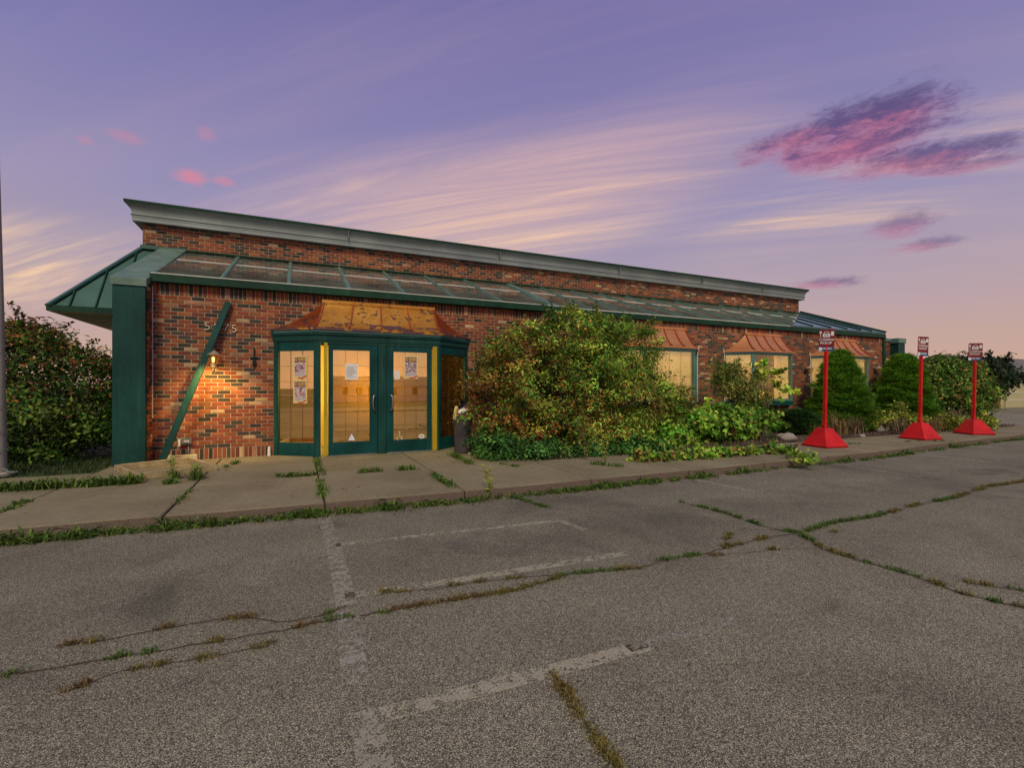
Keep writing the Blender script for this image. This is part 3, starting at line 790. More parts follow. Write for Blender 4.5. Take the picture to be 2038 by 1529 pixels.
def dist(bk): return Vector(((bk[0] + bk[1]) / 2, YW, (bk[2] + bk[3]) / 2 - CAMZ)).length
BR.sort(key=lambda k: dist(k) - (k[1] - k[0]) * 6 + (100 if (k[0] > VL - .05 and k[1] < VR + .1 and k[2] < 3.05) or k[0] > VR else 0))
near, rest = BR[:300], BR[300:]
cache = {}
for x0, x1, z0, z1, c in near:
    key = (round(x1 - x0, 3), round(z1 - z0, 3), random.randrange(70) if abs(x1 - x0 - MOD + .01) < .002 else random.random())
    if key not in cache:
        m = MB(); w, h = x1 - x0, z1 - z0; brickbox(m, -w / 2, w / 2, -h / 2, h / 2, c, 0)
        o = m.build('brick', 'brick', wall, attr=True)
        o.data.transform(Matrix.Translation(WLOC[wall.name])); cache[key] = o.data
    else:
        o = bpy.data.objects.new('brick', cache[key]); COL.objects.link(o); o.parent = wall
    o.location = Vector(((x0 + x1) / 2, YW, (z0 + z1) / 2)) - WLOC[wall.name]
b = MB()
for x0, x1, z0, z1, c in rest: brickbox(b, x0, x1, z0, z1, c, YW)
b.build('brickwork', 'brick', wall, attr=True, kind='stuff')

# upper storey
UL, UR, ZR, ZC = -3.10, 19.05, 4.53, 5.09
b = MB(); b.box(UL, UR, YU + .007, YU + 9, .12, ZC + .15)
upper = b.build('upper_wall', 'mortar', bld)
U = []; z = ZR - .14; i = 0
while z < ZC + .02:
    course(UL, UR, z, z + CH, MOD, (i % 2) * MOD / 2 + .06, [(5.62, 5.635, 0, 9), (10.1, 10.115, 0, 9), (15.3, 15.315, 0, 9)], U); z += CH; i += 1
b = MB()
for x0, x1, z0, z1, c in U: brickbox(b, x0, x1, z0, z1, c, YU)
b.build('brickwork', 'brick', upper, attr=True, kind='stuff')
b = MB(); b.box(UL - .1, UR + .1, YU - .1, YU + 9, ZC + .16, ZC + .30); b.build('flat_roof', 'roofflat', bld)
def sweep(mb, prof):
    n = len(prof); rows = []
    for d, z in prof:
        rows.append([(UL - d, YU + 8.8, z), (UL - d, YU - d, z), (UR + d, YU - d, z), (UR + d, YU + 8.8, z)])
    pts = [p for r_ in rows for p in r_]
    mb.add(pts, [(i * 4 + k, i * 4 + k + 1, (i + 1) * 4 + k + 1, (i + 1) * 4 + k) for i in range(n - 1) for k in range(3)])
b = MB(); sweep(b, [(0, 5.075), (.15, 5.075), (.15, 5.155), (.158, 5.16), (.158, 5.20), (.178, 5.205), (.178, 5.222), (.155, 5.226), (.158, 5.27), (.17, 5.32), (.195, 5.37), (.225, 5.405), (.25, 5.42), (.25, 5.432), (.0, 5.432)])
cor = b.build('cornice', 'cornice', bld, nonorm=True)
b = MB()
for xx in (1.2, 5.4, 9.7, 13.4, 16.6): b.box(xx, xx + .012, YU - .262, YU - .15, 5.228, 5.425)
b.build('joint', 'boxgrey', cor)
b = MB(); sweep(b, [(-.02, 5.434), (.268, 5.434), (.272, 5.492), (-.02, 5.50)]); b.build('roof_edge', 'fascia', bld, nonorm=True)

# fascias and gutter
ZF0, ZF1 = 3.27, 3.41
b = MB(); b.box(XL, 6.08, YW - .14, YW + .05, ZF0, ZF1); b.box(6.02, 6.09, YW - .155, YW + .02, ZF0 - .14, ZF1 + .005); b.build('fascia', 'fascia', bld, bev=.006)
b = MB(); b.box(6.10, XR + .08, YW - .07, YW + .05, ZF0 - .01, ZF1 - .01); b.build('fascia', 'fascia', bld, bev=.006)
b = MB(); b.box(XL + .02, 6.02, YW - .142, YW - .10, ZF1 + .001, ZF1 + .014); b.box(6.12, 14.4, YW - .072, YW - .03, ZF1 - .009, ZF1 + .008); b.build('gutter_flashing', 'white', bld)
# lean-to glass roof
ROOFX0, ROOFX1 = XL, UR
def roofpt(X, t, up=0.0):
    y0, z0 = YW - .06, ZF1 - .01; y1, z1 = YU, ZR
    dy, dz = y1 - y0, z1 - z0; L_ = math.hypot(dy, dz)
    return Vector((X, y0 + dy * t - dz / L_ * up, z0 + dz * t + dy / L_ * up))
def roofquad(mb, X0, X1, t0, t1, up0, up1):
    p = [roofpt(X0, t0, up0), roofpt(X1, t0, up0), roofpt(X1, t1, up0), roofpt(X0, t1, up0),
         roofpt(X0, t0, up1), roofpt(X1, t0, up1), roofpt(X1, t1, up1), roofpt(X0, t1, up1)]
    mb.hexa(p)
raft = [gX(x, YW - .06) for x in (441, 575, 696, 806, 906, 1000)]
rs = raft[1] - raft[0]
allr = [raft[0] - rs] + raft
wide = gX(1105, YW - .06)
allr = [x for x in allr if x < wide - .5] + [wide]
x = wide + rs * .95
while x < UR - .3: allr.append(x); x += rs * .97
edges = [XL] + [x for x in allr if x > XL + .3] + [UR]
for a, c in zip(edges[:-1], edges[1:]):
    b = MB(); roofquad(b, a + .02, c - .02, .004, .992, -.006, .006); b.build('glass_panel', 'roofglass', bld)
for x in edges[1:-1]:
    w = .13 if abs(x - wide) < .01 else .036
    b = MB(); roofquad(b, x - w, x + w, 0, .995, .008, .032); roofquad(b, x - w * .5, x + w * .5, 0, .995, .033, .046); b.build('rafter', 'rafter', bld)
b = MB(); roofquad(b, XL + .02, UR, .955, .999, .034, .060); b.build('head_flashing', 'fascia', bld)
b = MB()
for a, c in zip(edges[:-1], edges[1:]): roofquad(b, a + .05, c - .05, .60, .612, .0075, .016)
b.build('glazing_bar', 'white', bld)
# inside of the lean-to
b = MB(); b.box(XL + .05, UR, YW + .3, YU - .05, .05, .12); b.build('interior_floor', 'interiordark', bld)
b = MB(); b.box(XL + .05, UR, YU - .04, YU - .005, .12, ZR - .2); b.build('interior_wall', 'interiordark', bld)
for xx in np.linspace(0.6, 18.4, 13):
    pass
# standing seam metal over the last bays on the right
b = MB(); t_ = lambda X: (X - 14.6) / (UR - 14.6)
p0, p1, p2 = roofpt(14.55, 0, .05), roofpt(XR + .06, 0, .05), roofpt(UR + .02, .985, .05)
q0, q1, q2 = roofpt(14.55, 0, .002), roofpt(XR + .06, 0, .002), roofpt(UR + .02, .985, .002)
b.add([p0, p1, p2, q0, q1, q2], [(0, 1, 2), (5, 4, 3), (0, 3, 4, 1), (1, 4, 5, 2), (2, 5, 3, 0)])
mr = b.build('metal_roof', 'bluemetal', bld)
for X in (15.55, 16.5, 17.4, 18.2, 18.85):
    tt = .985 * (X - 14.55) / (UR - 14.55)
    b = MB(); roofquad(b, X - .02, X + .02, .01, tt, .051, .095); b.build('seam', 'fascia', mr)
b = MB(); b.hexa([roofpt(XR + .0, 0, .052), roofpt(XR + .09, 0, .052), roofpt(UR + .08, .99, .052), roofpt(UR - .02, .99, .052), roofpt(XR + .0, 0, .11), roofpt(XR + .09, 0, .11), roofpt(UR + .08, .99, .11), roofpt(UR - .02, .99, .11)])
b.build('rake_trim', 'fascia', mr)

# wing wall (green pier) at the left end
def wing(x0, x1, y0, zt, name='pier'):
    b = MB()
    sl = (ZR + .06 - zt) / (YU - y0)
    b.hexa([(x0, y0, 0), (x1, y0, 0), (x1, YU, 0), (x0, YU, 0), (x0, y0, zt - .13), (x1, y0, zt - .13), (x1, YU, ZR - .08), (x0, YU, ZR - .08)])
    w = b.build(name, 'green', bld, bev=.004)
    b = MB(); e = .022
    b.hexa([(x0 - e, y0 - e, zt - .128), (x1 + e, y0 - e, zt - .128), (x1 + e, YU, ZR - .07), (x0 - e, YU, ZR - .07), (x0 - e, y0 - e, zt), (x1 + e, y0 - e, zt), (x1 + e, YU, ZR + .06), (x0 - e, YU, ZR + .06)])
    b.build('coping', 'coping', w, bev=.006)
    b = MB(); b.hexa([(x0 - .018, y0 + .05, zt + .022), (x1 + .018, y0 + .05, zt + .022), (x1 + .018, y0 + .55, zt + .022 + sl * .5), (x0 - .018, y0 + .55, zt + .022 + sl * .5)] +
                     [(x0 - .018, y0 + .05, zt + .03), (x1 + .018, y0 + .05, zt + .03), (x1 + .018, y0 + .55, zt + .03 + sl * .5), (x0 - .018, y0 + .55, zt + .03 + sl * .5)])
    return w
pier = wing(-2.74, XL, 9.72, 3.25)
# brick return on the inner cheek of the pier
b = MB(); z = SW + .004; i = 0
while z < 3.1:
    for (a, c) in (((9.80, 9.91), (9.92, 10.09)) if i % 2 else ((9.80, 9.99), (10.0, 10.09))):
        b.box(XL - .005, XL + .012, a, c, z + .005, z + CH - .005, brickcol(rd))
    z += CH; i += 1
b.build('brick_return', 'brick', bld, attr=True, kind='stuff')
b = MB(); b.box(XL + .012, XL + .022, YW - .02, YW - .005, .9, 3.2); b.build('caulk_bead', 'white', bld)
# mansard skirt beyond the left corner
D = 1.167; EX, EY, EZ = UL - D, YU - D, 2.98
b = MB()
P = [(EX, EY, EZ), (-2.76, EY, EZ), (-2.76, YU, ZR), (UL, YU, ZR), (UL, YU + 8, ZR), (EX, YU + 8, EZ)]
Pd = [(x, y, z - .05) for x, y, z in P]
b.add(P + Pd, [(0, 1, 2, 3), (0, 3, 4, 5), (6, 9, 8, 7), (6, 11, 10, 9), (0, 6, 7, 1), (5, 11, 6, 0), (1, 7, 8, 2), (4, 10, 11, 5)])
man = b.build('mansard_roof', 'metalroof', bld)
b = MB(); b.box(EX + .02, UL, EY + .02, YU + 8, EZ - .10, EZ - .055); b.box(UL, -2.76, EY + .02, YU - .02, EZ - .10, EZ - .055); b.build('soffit', 'soffit', man)
b = MB()
for k_ in range(1, 9): b.box(EX + .03, UL - .02, EY + k_ * .30, EY + k_ * .30 + .012, EZ - .106, EZ - .101)
b.build('soffit_joint', 'cornice', man)
b = MB(); b.box(EX - .02, -2.76, EY - .02, EY + .02, EZ - .09, EZ + .02); b.box(EX - .02, EX + .02, EY + .021, YU + 8, EZ - .09, EZ + .02); b.build('eave_trim', 'fascia', man)
dn = Vector((0, -(ZR - EZ), D)).normalized()
for X in (-3.95, -3.56, -3.17, -2.80):
    t0 = max(0, 0); top = 1.0 if X > UL else (X - EX) / D
    a = Vector((X, EY, EZ)); c = Vector((X, EY + D * top, EZ + (ZR - EZ) * top)); wv = Vector((.011, 0, 0)); u0, u1 = dn * .002, dn * .04
    b = MB(); b.hexa([a - wv + u0, a + wv + u0, c + wv + u0, c - wv + u0, a - wv + u1, a + wv + u1, c + wv + u1, c - wv + u1]); b.build('seam', 'fascia', man)
a, c = Vector((EX, EY, EZ)), Vector((UL, YU, ZR)); hn = Vector((-1, -1, 1.3)).normalized(); sdv = Vector((1, -1, 0)).normalized() * .07
b = MB(); b.hexa([a - sdv, a + sdv, c + sdv, c - sdv, a - sdv + hn * .035, a + sdv + hn * .035, c + sdv + hn * .035, c - sdv + hn * .035]); b.build('hip_cap', 'metalroof', man)
b = MB(); b.box(UL - .02, -2.3, YU - .10, YU - .004, ZR - .03, ZR + .05); b.build('ridge_flashing', 'metalroof', man)
# right end: corner post, brick return and second pier
b = MB(); b.box(XR, XR + .14, YW - .05, YW + .1, 0, ZF1 - .02); b.build('corner_post', 'fascia', bld)
b = MB(); b.box(XR + .14, 20.15, YW + .03, YW + .3, 0, 3.15); rw = b.build('end_wall', 'mortar', bld)
E = []; z = SW; i = 0
while z < 3.1: course(XR + .14, 20.15, z, z + CH, MOD, (i % 2) * MOD / 2, [], E); z += CH; i += 1
b = MB()
for x0, x1, z0, z1, c in E: brickbox(b, x0, x1, z0, z1, c, YW + .02)
b.build('brickwork', 'brick', rw, attr=True, kind='stuff')
b = MB(); b.hexa([(XR + .1, YW - .02, 3.15), (20.2, YW - .02, 3.15), (20.2, YU, 4.2), (XR + .1, YU, 4.2), (XR + .1, YW - .02, 3.24), (20.2, YW - .02, 3.24), (20.2, YU, 4.3), (XR + .1, YU, 4.3)])
b.build('end_coping', 'rafter', bld)
b = MB(); b.box(20.16, 20.58, 9.86, 10.6, 0, 3.08); p2 = b.build('pier', 'green', bld, bev=.004)
b = MB(); b.box(20.13, 20.61, 9.83, 10.63, 3.08, 3.26); b.build('coping', 'rafter', p2, bev=.01)

# ------------------------------------------------------------------ copper roofs and bays
def croof(parent, attach0, f0, f1, attach1, yf, ze, rx0, rx1, zr, npan, mfront, mhip, ov=.07):
    E = [Vector((attach0 - ov, YW - .004, ze)), Vector((f0 - ov * .4, yf - ov, ze)), Vector((f1 + ov * .4, yf - ov, ze)), Vector((attach1 + ov, YW - .004, ze))]
    Rr = [Vector((rx0, YW - .03, zr)), Vector((rx1, YW - .03, zr))]
    nseg = 8
    def cur(e, r_, h):
        p = e.lerp(r_, h); p.z = ze + .028 + (zr - ze - .028) * h ** 1.55; return p
    def panel(eA, rA, eB, rB, name, m):
        b = MB(); pts = []
        for i in range(nseg + 1):
            h = i / nseg; pts += [cur(eA, rA, h), cur(eB, rB, h)]
        off = Vector((0, .012, -.012)); n = len(pts)
        pts2 = [p + off for p in pts]
        fs = [(2 * i, 2 * i + 1, 2 * i + 3, 2 * i + 2) for i in range(nseg)] + [(n + 2 * i + 2, n + 2 * i + 3, n + 2 * i + 1, n + 2 * i) for i in range(nseg)]
        fs += [(2 * i, 2 * i + 2, n + 2 * i + 2, n + 2 * i) for i in range(nseg)] + [(2 * i + 3, 2 * i + 1, n + 2 * i + 1, n + 2 * i + 3) for i in range(nseg)]
        b.add(pts + pts2, fs); b.build(name, m, parent, nonorm=True)
    def seam(e, r_, w=.012, up=.028):
        b = MB()
        for i in range(nseg):
            a, c = cur(e, r_, i / nseg), cur(e, r_, (i + 1) / nseg); wv = Vector((w, 0, 0)); u = Vector((0, -up * .5, up))
            b.hexa([a - wv, a + wv, c + wv, c - wv, a - wv + u, a + wv + u, c + wv + u, c - wv + u])
        b.build('roof_seam', 'copperseam', parent)
    for i in range(npan):
        panel(E[1].lerp(E[2], i / npan), Rr[0].lerp(Rr[1], i / npan), E[1].lerp(E[2], (i + 1) / npan), Rr[0].lerp(Rr[1], (i + 1) / npan), 'roof_panel', mfront)
        if i: seam(E[1].lerp(E[2], i / npan), Rr[0].lerp(Rr[1], i / npan))
    panel(E[0], Rr[0], E[1], Rr[0], 'hip_panel', mhip); panel(E[2], Rr[1], E[3], Rr[1], 'hip_panel', mhip)
    seam(E[1], Rr[0], .016); seam(E[2], Rr[1], .016)
    b = MB(); b.box(rx0 - .04, rx1 + .04, YW - .06, YW - .004, zr - .02, zr + .05); b.build('ridge_cap', mfront, parent)
    b = MB()
    for A, B_ in ((E[0], E[1]), (E[1], E[2]), (E[2], E[3])):
        b.seg((A.x, A.y), (B_.x, B_.y), 0, (B_ - A).length, ze - .012, ze + .03, -.03, .004)
    b.build('drip_edge', mfront, parent)
    b = MB(); b.prism([(E[0].x + .02, YW - .005), (E[1].x + .01, E[1].y + .02), (E[2].x - .01, E[2].y + .02), (E[3].x - .02, YW - .005)], ze - .05, ze - .013); b.build('roof_soffit', 'bayframe', parent)

# entrance
SEGS = [((VL, YW), (V0, YV)), ((V0, YV), (V1, YV)), ((V1, YV), (VR, YW))]
slen = [(Vector(b_) - Vector(a_)).length for a_, b_ in SEGS]
ZD, ZHD = 2.26, 2.32
ent = bld
b = MB()
for (A, B_), L_ in zip(SEGS, slen):
    b.seg(A, B_, -.02, L_ + .02, ZHD, 2.43, -.10, .012); b.seg(A, B_, -.02, L_ + .03, 2.431, 2.52, -.10, .035)
b.build('entrance_header', 'green', bld)
b = MB()
b.seg(*SEGS[0], 0, .09, SW, ZHD, -.08, .0); b.seg(*SEGS[0], slen[0] - .06, slen[0] + .0, SW, ZHD, -.08, .0)
b.seg(*SEGS[1], 0, .075, SW, ZHD, -.08, .002); b.seg(*SEGS[1], slen[1] - .04, slen[1], SW, ZHD, -.08, .002)
b.seg(*SEGS[2], 0, .06, SW, ZHD, -.08, .0); b.seg(*SEGS[2], slen[2] - .09, slen[2], SW, ZHD, -.08, .0)
xm0, xm1 = gX(752.5, YV), gX(768.5, YV)
b.box(xm0, xm1, YV - .004, YV + .08, SW, ZHD); b.box(V0 + .08, V1 - .05, YV - .001, YV + .08, ZD + .004, ZHD - .001); b.box(V0 + .08, V1 - .05, YV + .055, YV + .085, ZD - .03, ZD + .003); b.box(xm0 - .04, xm1 + .04, YV + .081, YV + .10, SW, ZD)
b.build('entrance_frame', 'green', bld)
for p0, p1 in ((644.5, 652), (861, 869.5)):
    b = MB(); b.box(gX(p0, YV), gX(p1, YV), YV - .03, YV + .02, SW + .01, ZD + .02); b.build('yellow_edge_strip', 'yellow', bld, bev=.004)
croof(bld, VL, V0, V1, VR, YV, 2.53, .50, 2.70, 3.13, 4, 'copper', 'copperhip')
def grid(parent, A, B_, s0, s1, z0, z1, nc, nr, d, w=.005):
    for i in range(1, nc):
        s = s0 + (s1 - s0) * i / nc; b = MB(); b.seg(A, B_, s - w / 2, s + w / 2, z0, z1, d - .003, d + .001); b.build('muntin', 'muntin', parent)
    for i in range(1, nr):
        z = z0 + (z1 - z0) * i / nr; b = MB(); b.seg(A, B_, s0, s1, z - w / 2, z + w / 2, d - .0025, d + .0015); b.build('muntin', 'muntin', parent)
GZ0, GZ1 = .385, 2.15
doors = []
for k_, (p0, p1, g0, g1, hs) in enumerate(((653.5, 751.5, 663, 736, 742.5), (769.5, 860, 783.5, 850.5, 779.5))):
    x0, x1, a0, a1 = (gX(q, YV) for q in (p0, p1, g0, g1))
    b = MB(); yb, yf = YV + .05, YV + .008
    b.box(x0, a0, yf, yb, SW + .015, ZD); b.box(a1, x1, yf, yb, SW + .015, ZD); b.box(a0, a1, yf, yb, SW + .015, GZ0); b.box(a0, a1, yf, yb, GZ1, ZD)
    d = b.build('door', 'green2', bld)
    b = MB(); b.box(a0 - .01, a1 + .01, YV + .026, YV + .032, GZ0 - .01, GZ1 + .01); b.build('glass_pane', 'goldglass', d)
    grid(d, (a0, YV + .02), (a1, YV + .02), 0, a1 - a0, GZ0, GZ1, 3, 6, 0)
    hx = gX(hs, YV); sg = 1 if k_ == 0 else -1
    b = MB(); b.tube([(hx + .035 * sg, YV, .98), (hx + .03 * sg, YV - .045, .985), (hx, YV - .06, 1.01), (hx - .008 * sg, YV - .06, 1.10), (hx - .008 * sg, YV - .06, 1.17), (hx, YV - .06, 1.26), (hx + .03 * sg, YV - .045, 1.285), (hx + .035 * sg, YV, 1.29)], .011, 8)
    b.build('handle', 'handle', d, smooth=True)
    b = MB(); b.box(x0 + .01, x1 - .01, YV - .004, YV + .03, SW, SW + .014); b.build('threshold', 'boxgrey', d)
    doors.append((x0, x1, a0, a1))
for k_, m_ in ((0, 'goldglass'), (2, 'darkamber')):
    A, B_ = SEGS[k_]; L_ = slen[k_]
    s0, s1 = (.10, L_ - .065) if k_ == 0 else (.065, L_ - .10)
    b = MB(); b.seg(A, B_, s0, s1, SW + .01, GZ0, -.06, -.012); sl = b.build('sidelight', 'green2', bld)
    b = MB(); b.seg(A, B_, s0, s1, GZ1 - .02, ZHD - .005, -.06, -.012); b.build('top_panel', 'green2', sl)
    b = MB(); b.seg(A, B_, s0, s1, GZ0, GZ1 - .02, -.042, -.036); b.build('glass_pane', m_, sl)
    grid(sl, A, B_, s0, s1, GZ0, GZ1 - .02, 3, 6, -.028)
b = MB(); b.box(V0 - .3, V1 + .3, YV + .09, YW + 1.2, SW - .02, SW + .004); b.build('entrance_floor', 'concrete', bld)
b = MB(); b.box(VL + .1, VR - .1, YW + 1.15, YW + 1.2, SW, 2.5); b.box(VL + .05, VL + .1, YW + .27, YW + 1.2, SW, 2.5); b.box(VR - .1, VR - .05, YW + .27, YW + 1.2, SW, 2.5); b.build('entrance_inner_wall', 'interior', bld)
b = MB(); b.box(VL + .05, VR - .05, YW - .02, YW + 1.2, 2.52, 2.54); b.build('entrance_ceiling', 'interior', bld)

# three bay windows
def bay(x0, x1, darkfront):
    a0, a1 = x0 - CANT, x1 + CANT
    sg = [((a0, YW), (x0, YB)), ((x0, YB), (x1, YB)), ((x1, YB), (a1, YW))]
    b = MB(); b2 = MB(); b3 = MB()
    for A, B_ in sg:
        L_ = (Vector(B_) - Vector(A)).length
        b.seg(A, B_, 0, .05, ZS, ZH, -.07, 0); b.seg(A, B_, L_ - .05, L_, ZS, ZH, -.07, 0)
        b.seg(A, B_, .05, L_ - .05, ZS, ZS + .05, -.07, -.004); b.seg(A, B_, .05, L_ - .05, ZH - .045, ZH, -.07, -.004)
        b2.seg(A, B_, -.02, L_ + .02, ZS - .13, ZS - .001, -.12, .03)
    by = b.build('bay_window', 'bayframe', bld); b2.build('sill', 'green2', by)
    b = MB(); b.prism([(a0, YW), (x0, YB), (x1, YB), (a1, YW)], ZS - .12, ZS - .06); b.build('bay_floor', 'green', by)
    for k_, (A, B_) in enumerate(sg):
        L_ = (Vector(B_) - Vector(A)).length
        b = MB(); b.seg(A, B_, .05, L_ - .05, ZS + .05, ZH - .045, -.04, -.034); b.build('glass_pane', 'bayglass', by)
        nc = 2 if k_ != 1 else 4
        grid(by, A, B_, .05, L_ - .05, ZS + .05, ZH - .045, nc, 2, -.052, .008)
        if k_ == 2: continue
        sa, sb = (L_ * .60, L_ - .05) if (k_ == 1 and darkfront) else (.06, L_ - .06)
        t2 = (Vector(B_) - Vector(A)).normalized(); n2 = Vector((t2.y, -t2.x)); npl = int((sb - sa) / .045) * 2; b = MB(); pts = []
        for q_ in range(npl + 1):
            for dd in (0, -.004):
                v = Vector(A) + t2 * (sa + (sb - sa) * q_ / npl) + n2 * (-.10 - .022 * (q_ % 2) + dd + random.uniform(-.003, .003)); zb = ZS + .06 + random.uniform(0, .004)
                pts += [(v.x, v.y, zb), (v.x, v.y, ZH - .05)]
        b.add(pts, [f for q_ in range(npl) for f in ((4 * q_, 4 * q_ + 4, 4 * q_ + 5, 4 * q_ + 1), (4 * q_ + 3, 4 * q_ + 7, 4 * q_ + 6, 4 * q_ + 2))])
        b.build('blind', 'blind', by, nonorm=True)
    for xx, sgn in ((a0, 1), (a1, -1)):
        b = MB(); b.tube([(xx - .03 * sgn, YW - .02, ZH + .14), (xx - .03 * sgn, YW - .02, ZH + .05), (xx + .005 * sgn, YW - .02, ZH - .05), (xx + .005 * sgn, YW - .02, ZS - .1)], .012, 6); b.build('drain_pipe', 'white', by)
    croof(by, a0, x0, x1, a1, YB, 2.50, x0 + .26, x1 + .12, 3.06, 4, 'copper2', 'copper2', .05)
    return by
for i, (x0, x1) in enumerate(bays): bay(x0, x1, i >= 1)
def potted(x, y, z, h, label, m='interior'):
    b = MB(); b.lathe([(.05, 0), (.075, .01), (.095, h * .7), (.11, h), (.09, h), (.08, h * .7)], (x, y, z), 14); b.build('pot', m, None, smooth='auto', origin=(x, y, z), label=label, cat='pot')
for x_, h_, lab in ((12.75, .26, 'glowing amber pot standing left on the middle bay window sill'), (13.12, .20, 'small amber pot standing right on the middle bay window sill'), (16.8, .24, 'amber pot on the far bay window sill')):
    potted(x_, YB + .22, ZS - .06, h_ + .12, lab, 'shade' if h_ > .25 else 'interior')  # first pot takes the lamp shades' glow, though it holds no lamp
b = MB(); b.box(11.0, 15.0, YW + 1.9, YW + 1.94, .12, 2.9); b.build('interior_screen', 'interiordark', bld)
b = MB(); b.box(15.2, 18.9, YW + 1.9, YW + 1.94, .12, 2.9); b.build('interior_screen', 'interiordark', bld)
# lit lamps inside, seen through the panes
def plight(x, y, z, e, col=(1, .62, .24), r=.12):
    l = bpy.data.lights.new('interior_lamp', 'POINT'); l.energy = e; l.color = col; l.shadow_soft_size = r
    o = bpy.data.objects.new('interior_lamp', l); COL.objects.link(o); o.location = (x, y, z)
plight(1.5, YW + .5, 1.5, 85, (1, .80, .26)); 
for x0, x1 in bays: plight((x0 + x1) / 2, YW + 1.0, 2.1, 60, (1, .80, .42))
def pendant(x, y, z, label):
    t = thing('pendant_lamp', label, 'lamp', (x, y, z - .2))
    b = MB(); b.lathe([(.02, .14), (.06, .13), (.16, .0), (.15, -.005), (.05, .1), (.02, .1)], (x, y, z), 16); b.build('lamp_shade', 'shade', t, smooth='auto')
    b = MB(); b.lathe([(.005, -.045), (.03, -.03), (.035, 0), (.02, .04)], (x, y, z), 10); b.build('bulb', 'bulb', t, smooth=True)
    b = MB(); b.tube([(x, y, z + .14), (x, y, 3.05)], .006, 6); b.build('cord', 'black', t)
pendant(12.6, YW + .9, 2.05, 'small amber lamp glowing behind the middle bay window'); pendant(16.9, YW + .9, 1.95, 'small amber lamp glowing behind the bay window by the spruce'); pendant(8.9, YW + .9, 2.15, 'small amber lamp glowing behind the bay window by the big bush')
# ================================================================== THINGS AROUND THE ENTRANCE
# house number, brass digits on the brick
hn = thing('house_number', 'brass street number 5975 on the brick beside the leaning beam', 'house number', onY(437, 650, YW - .01))
for ch, px, py in (('5', 413, 650), ('9', 432, 651), ('7', 450, 653), ('5', 466, 655)):
    p = onY(px, py, YW - .016)
    text_obj('digit', ch, .21, 'brass', hn, Matrix.Translation(p) @ Matrix.Rotation(R(90), 4, 'X'), .006, -.004)
# leaning beam
p0, p1 = onY(320, 914, 9.72), onY(455, 603, YW - .02)
p0.z = SW
d = (p1 - p0).normalized(); sx = Vector((0, -1, 0)).cross(d).normalized(); up = d.cross(sx).normalized()
if up.y > 0: up = -up
b = MB(); w, t = .052, .035
base = [p0 - sx * w, p0 + sx * w, p0 + sx * w + up * t * 2, p0 - sx * w + up * t * 2]
b.hexa(base + [q + d * ((p1 - p0).length) for q in base])
b.build('leaning_beam', 'green', None, bev=.004, origin=p0, label='long dark green wooden beam leaning diagonally against the brick wall', cat='beam')
# lanterns
def lantern(px, py, Y, s, lit, label, m='lanternmetal', tilt=0):
    p = onY(px, py, Y - .13); x, y, z = p
    t = thing('wall_lantern', label, 'lantern', (x, Y, z))
    b = MB(); b.lathe([(.005, .20 * s), (.018 * s, .19 * s), (.012 * s, .165 * s), (.03 * s, .15 * s), (.085 * s, .10 * s), (.125 * s, .065 * s), (.118 * s, .058 * s), (.03 * s, .07 * s)], (x, y, z), 18); b.build('cap', m, t, smooth='auto')
    b = MB(); b.lathe([(.075 * s, .06 * s), (.082 * s, .0), (.07 * s, -.06 * s), (.045 * s, -.10 * s)], (x, y, z), 16); b.build('glass_globe', 'lanternglass', t, smooth=True)
    b = MB(); b.lathe([(.048 * s, -.098 * s), (.055 * s, -.11 * s), (.04 * s, -.13 * s), (.05 * s, -.15 * s), (.02 * s, -.17 * s), (.005, -.175 * s)], (x, y, z), 14); b.build('holder', m, t, smooth='auto')
    for k in range(4):
        a = k * math.pi / 2 + .6
        b = MB(); b.tube([(x + .078 * s * math.cos(a), y + .078 * s * math.sin(a), z + .06 * s), (x + .088 * s * math.cos(a), y + .088 * s * math.sin(a), z), (x + .05 * s * math.cos(a), y + .05 * s * math.sin(a), z - .105 * s)], .005 * s, 6); b.build('rib', m, t)
    b = MB(); b.tube([(x, y, z - .16 * s), (x, y + .02, z - .20 * s), (x, y + .08, z - .20 * s), (x, Y - .01, z - .16 * s)], .014 * s, 8); b.build('arm', m, t, smooth=True)
    b = MB(); b.lathe([(.05 * s, 0), (.05 * s, .012), (.03 * s, .02)], (0, 0, 0), 14)
    b.v = [(x + v[0], Y - v[2], z - .17 * s + v[1] * 1.4) for v in b.v]; b.build('back_plate', m, t)
    b = MB(); b.lathe([(.006, .035 * s), (.022 * s, .02 * s), (.024 * s, -.02 * s), (.012 * s, -.07 * s)], (x, y, z), 10); b.build('bulb', 'bulb' if lit else 'paper', t, smooth=True)
    if lit:
        l = bpy.data.lights.new('lantern_pool_spot', 'SPOT'); l.energy = 66; l.color = (1, .60, .16); l.spot_size = R(124); l.spot_blend = .95; l.shadow_soft_size = .05
        o = bpy.data.objects.new('lantern_pool_spot', l); COL.objects.link(o); o.parent = t; o.location = Vector((0, -.60, -.12)); o.rotation_euler = (R(34), 0, 0)  # added spot hangs in mid-air before the lantern to widen its wall pool
        l2 = bpy.data.lights.new('lantern_glow', 'POINT'); l2.energy = .9; l2.color = (1, .62, .2); l2.shadow_soft_size = .04
        o = bpy.data.objects.new('lantern_glow', l2); COL.objects.link(o); o.parent = t; o.location = Vector((0, -.13, -.02))
    return t
lantern(424.5, 714, YW, 1.0, True, 'lit carriage lantern glowing on the brick under the house number')
lantern(1430, 742, YW, 1.0, False, 'unlit wall lantern half hidden by shrub left of the middle bay window', 'bark')
lantern(1611, 738, YW, 1.05, False, 'unlit wall lantern with beige cap between middle and far bay windows')
lantern(1749, 738, YW, 1.05, False, 'unlit wall lantern with beige cap at the far corner post')
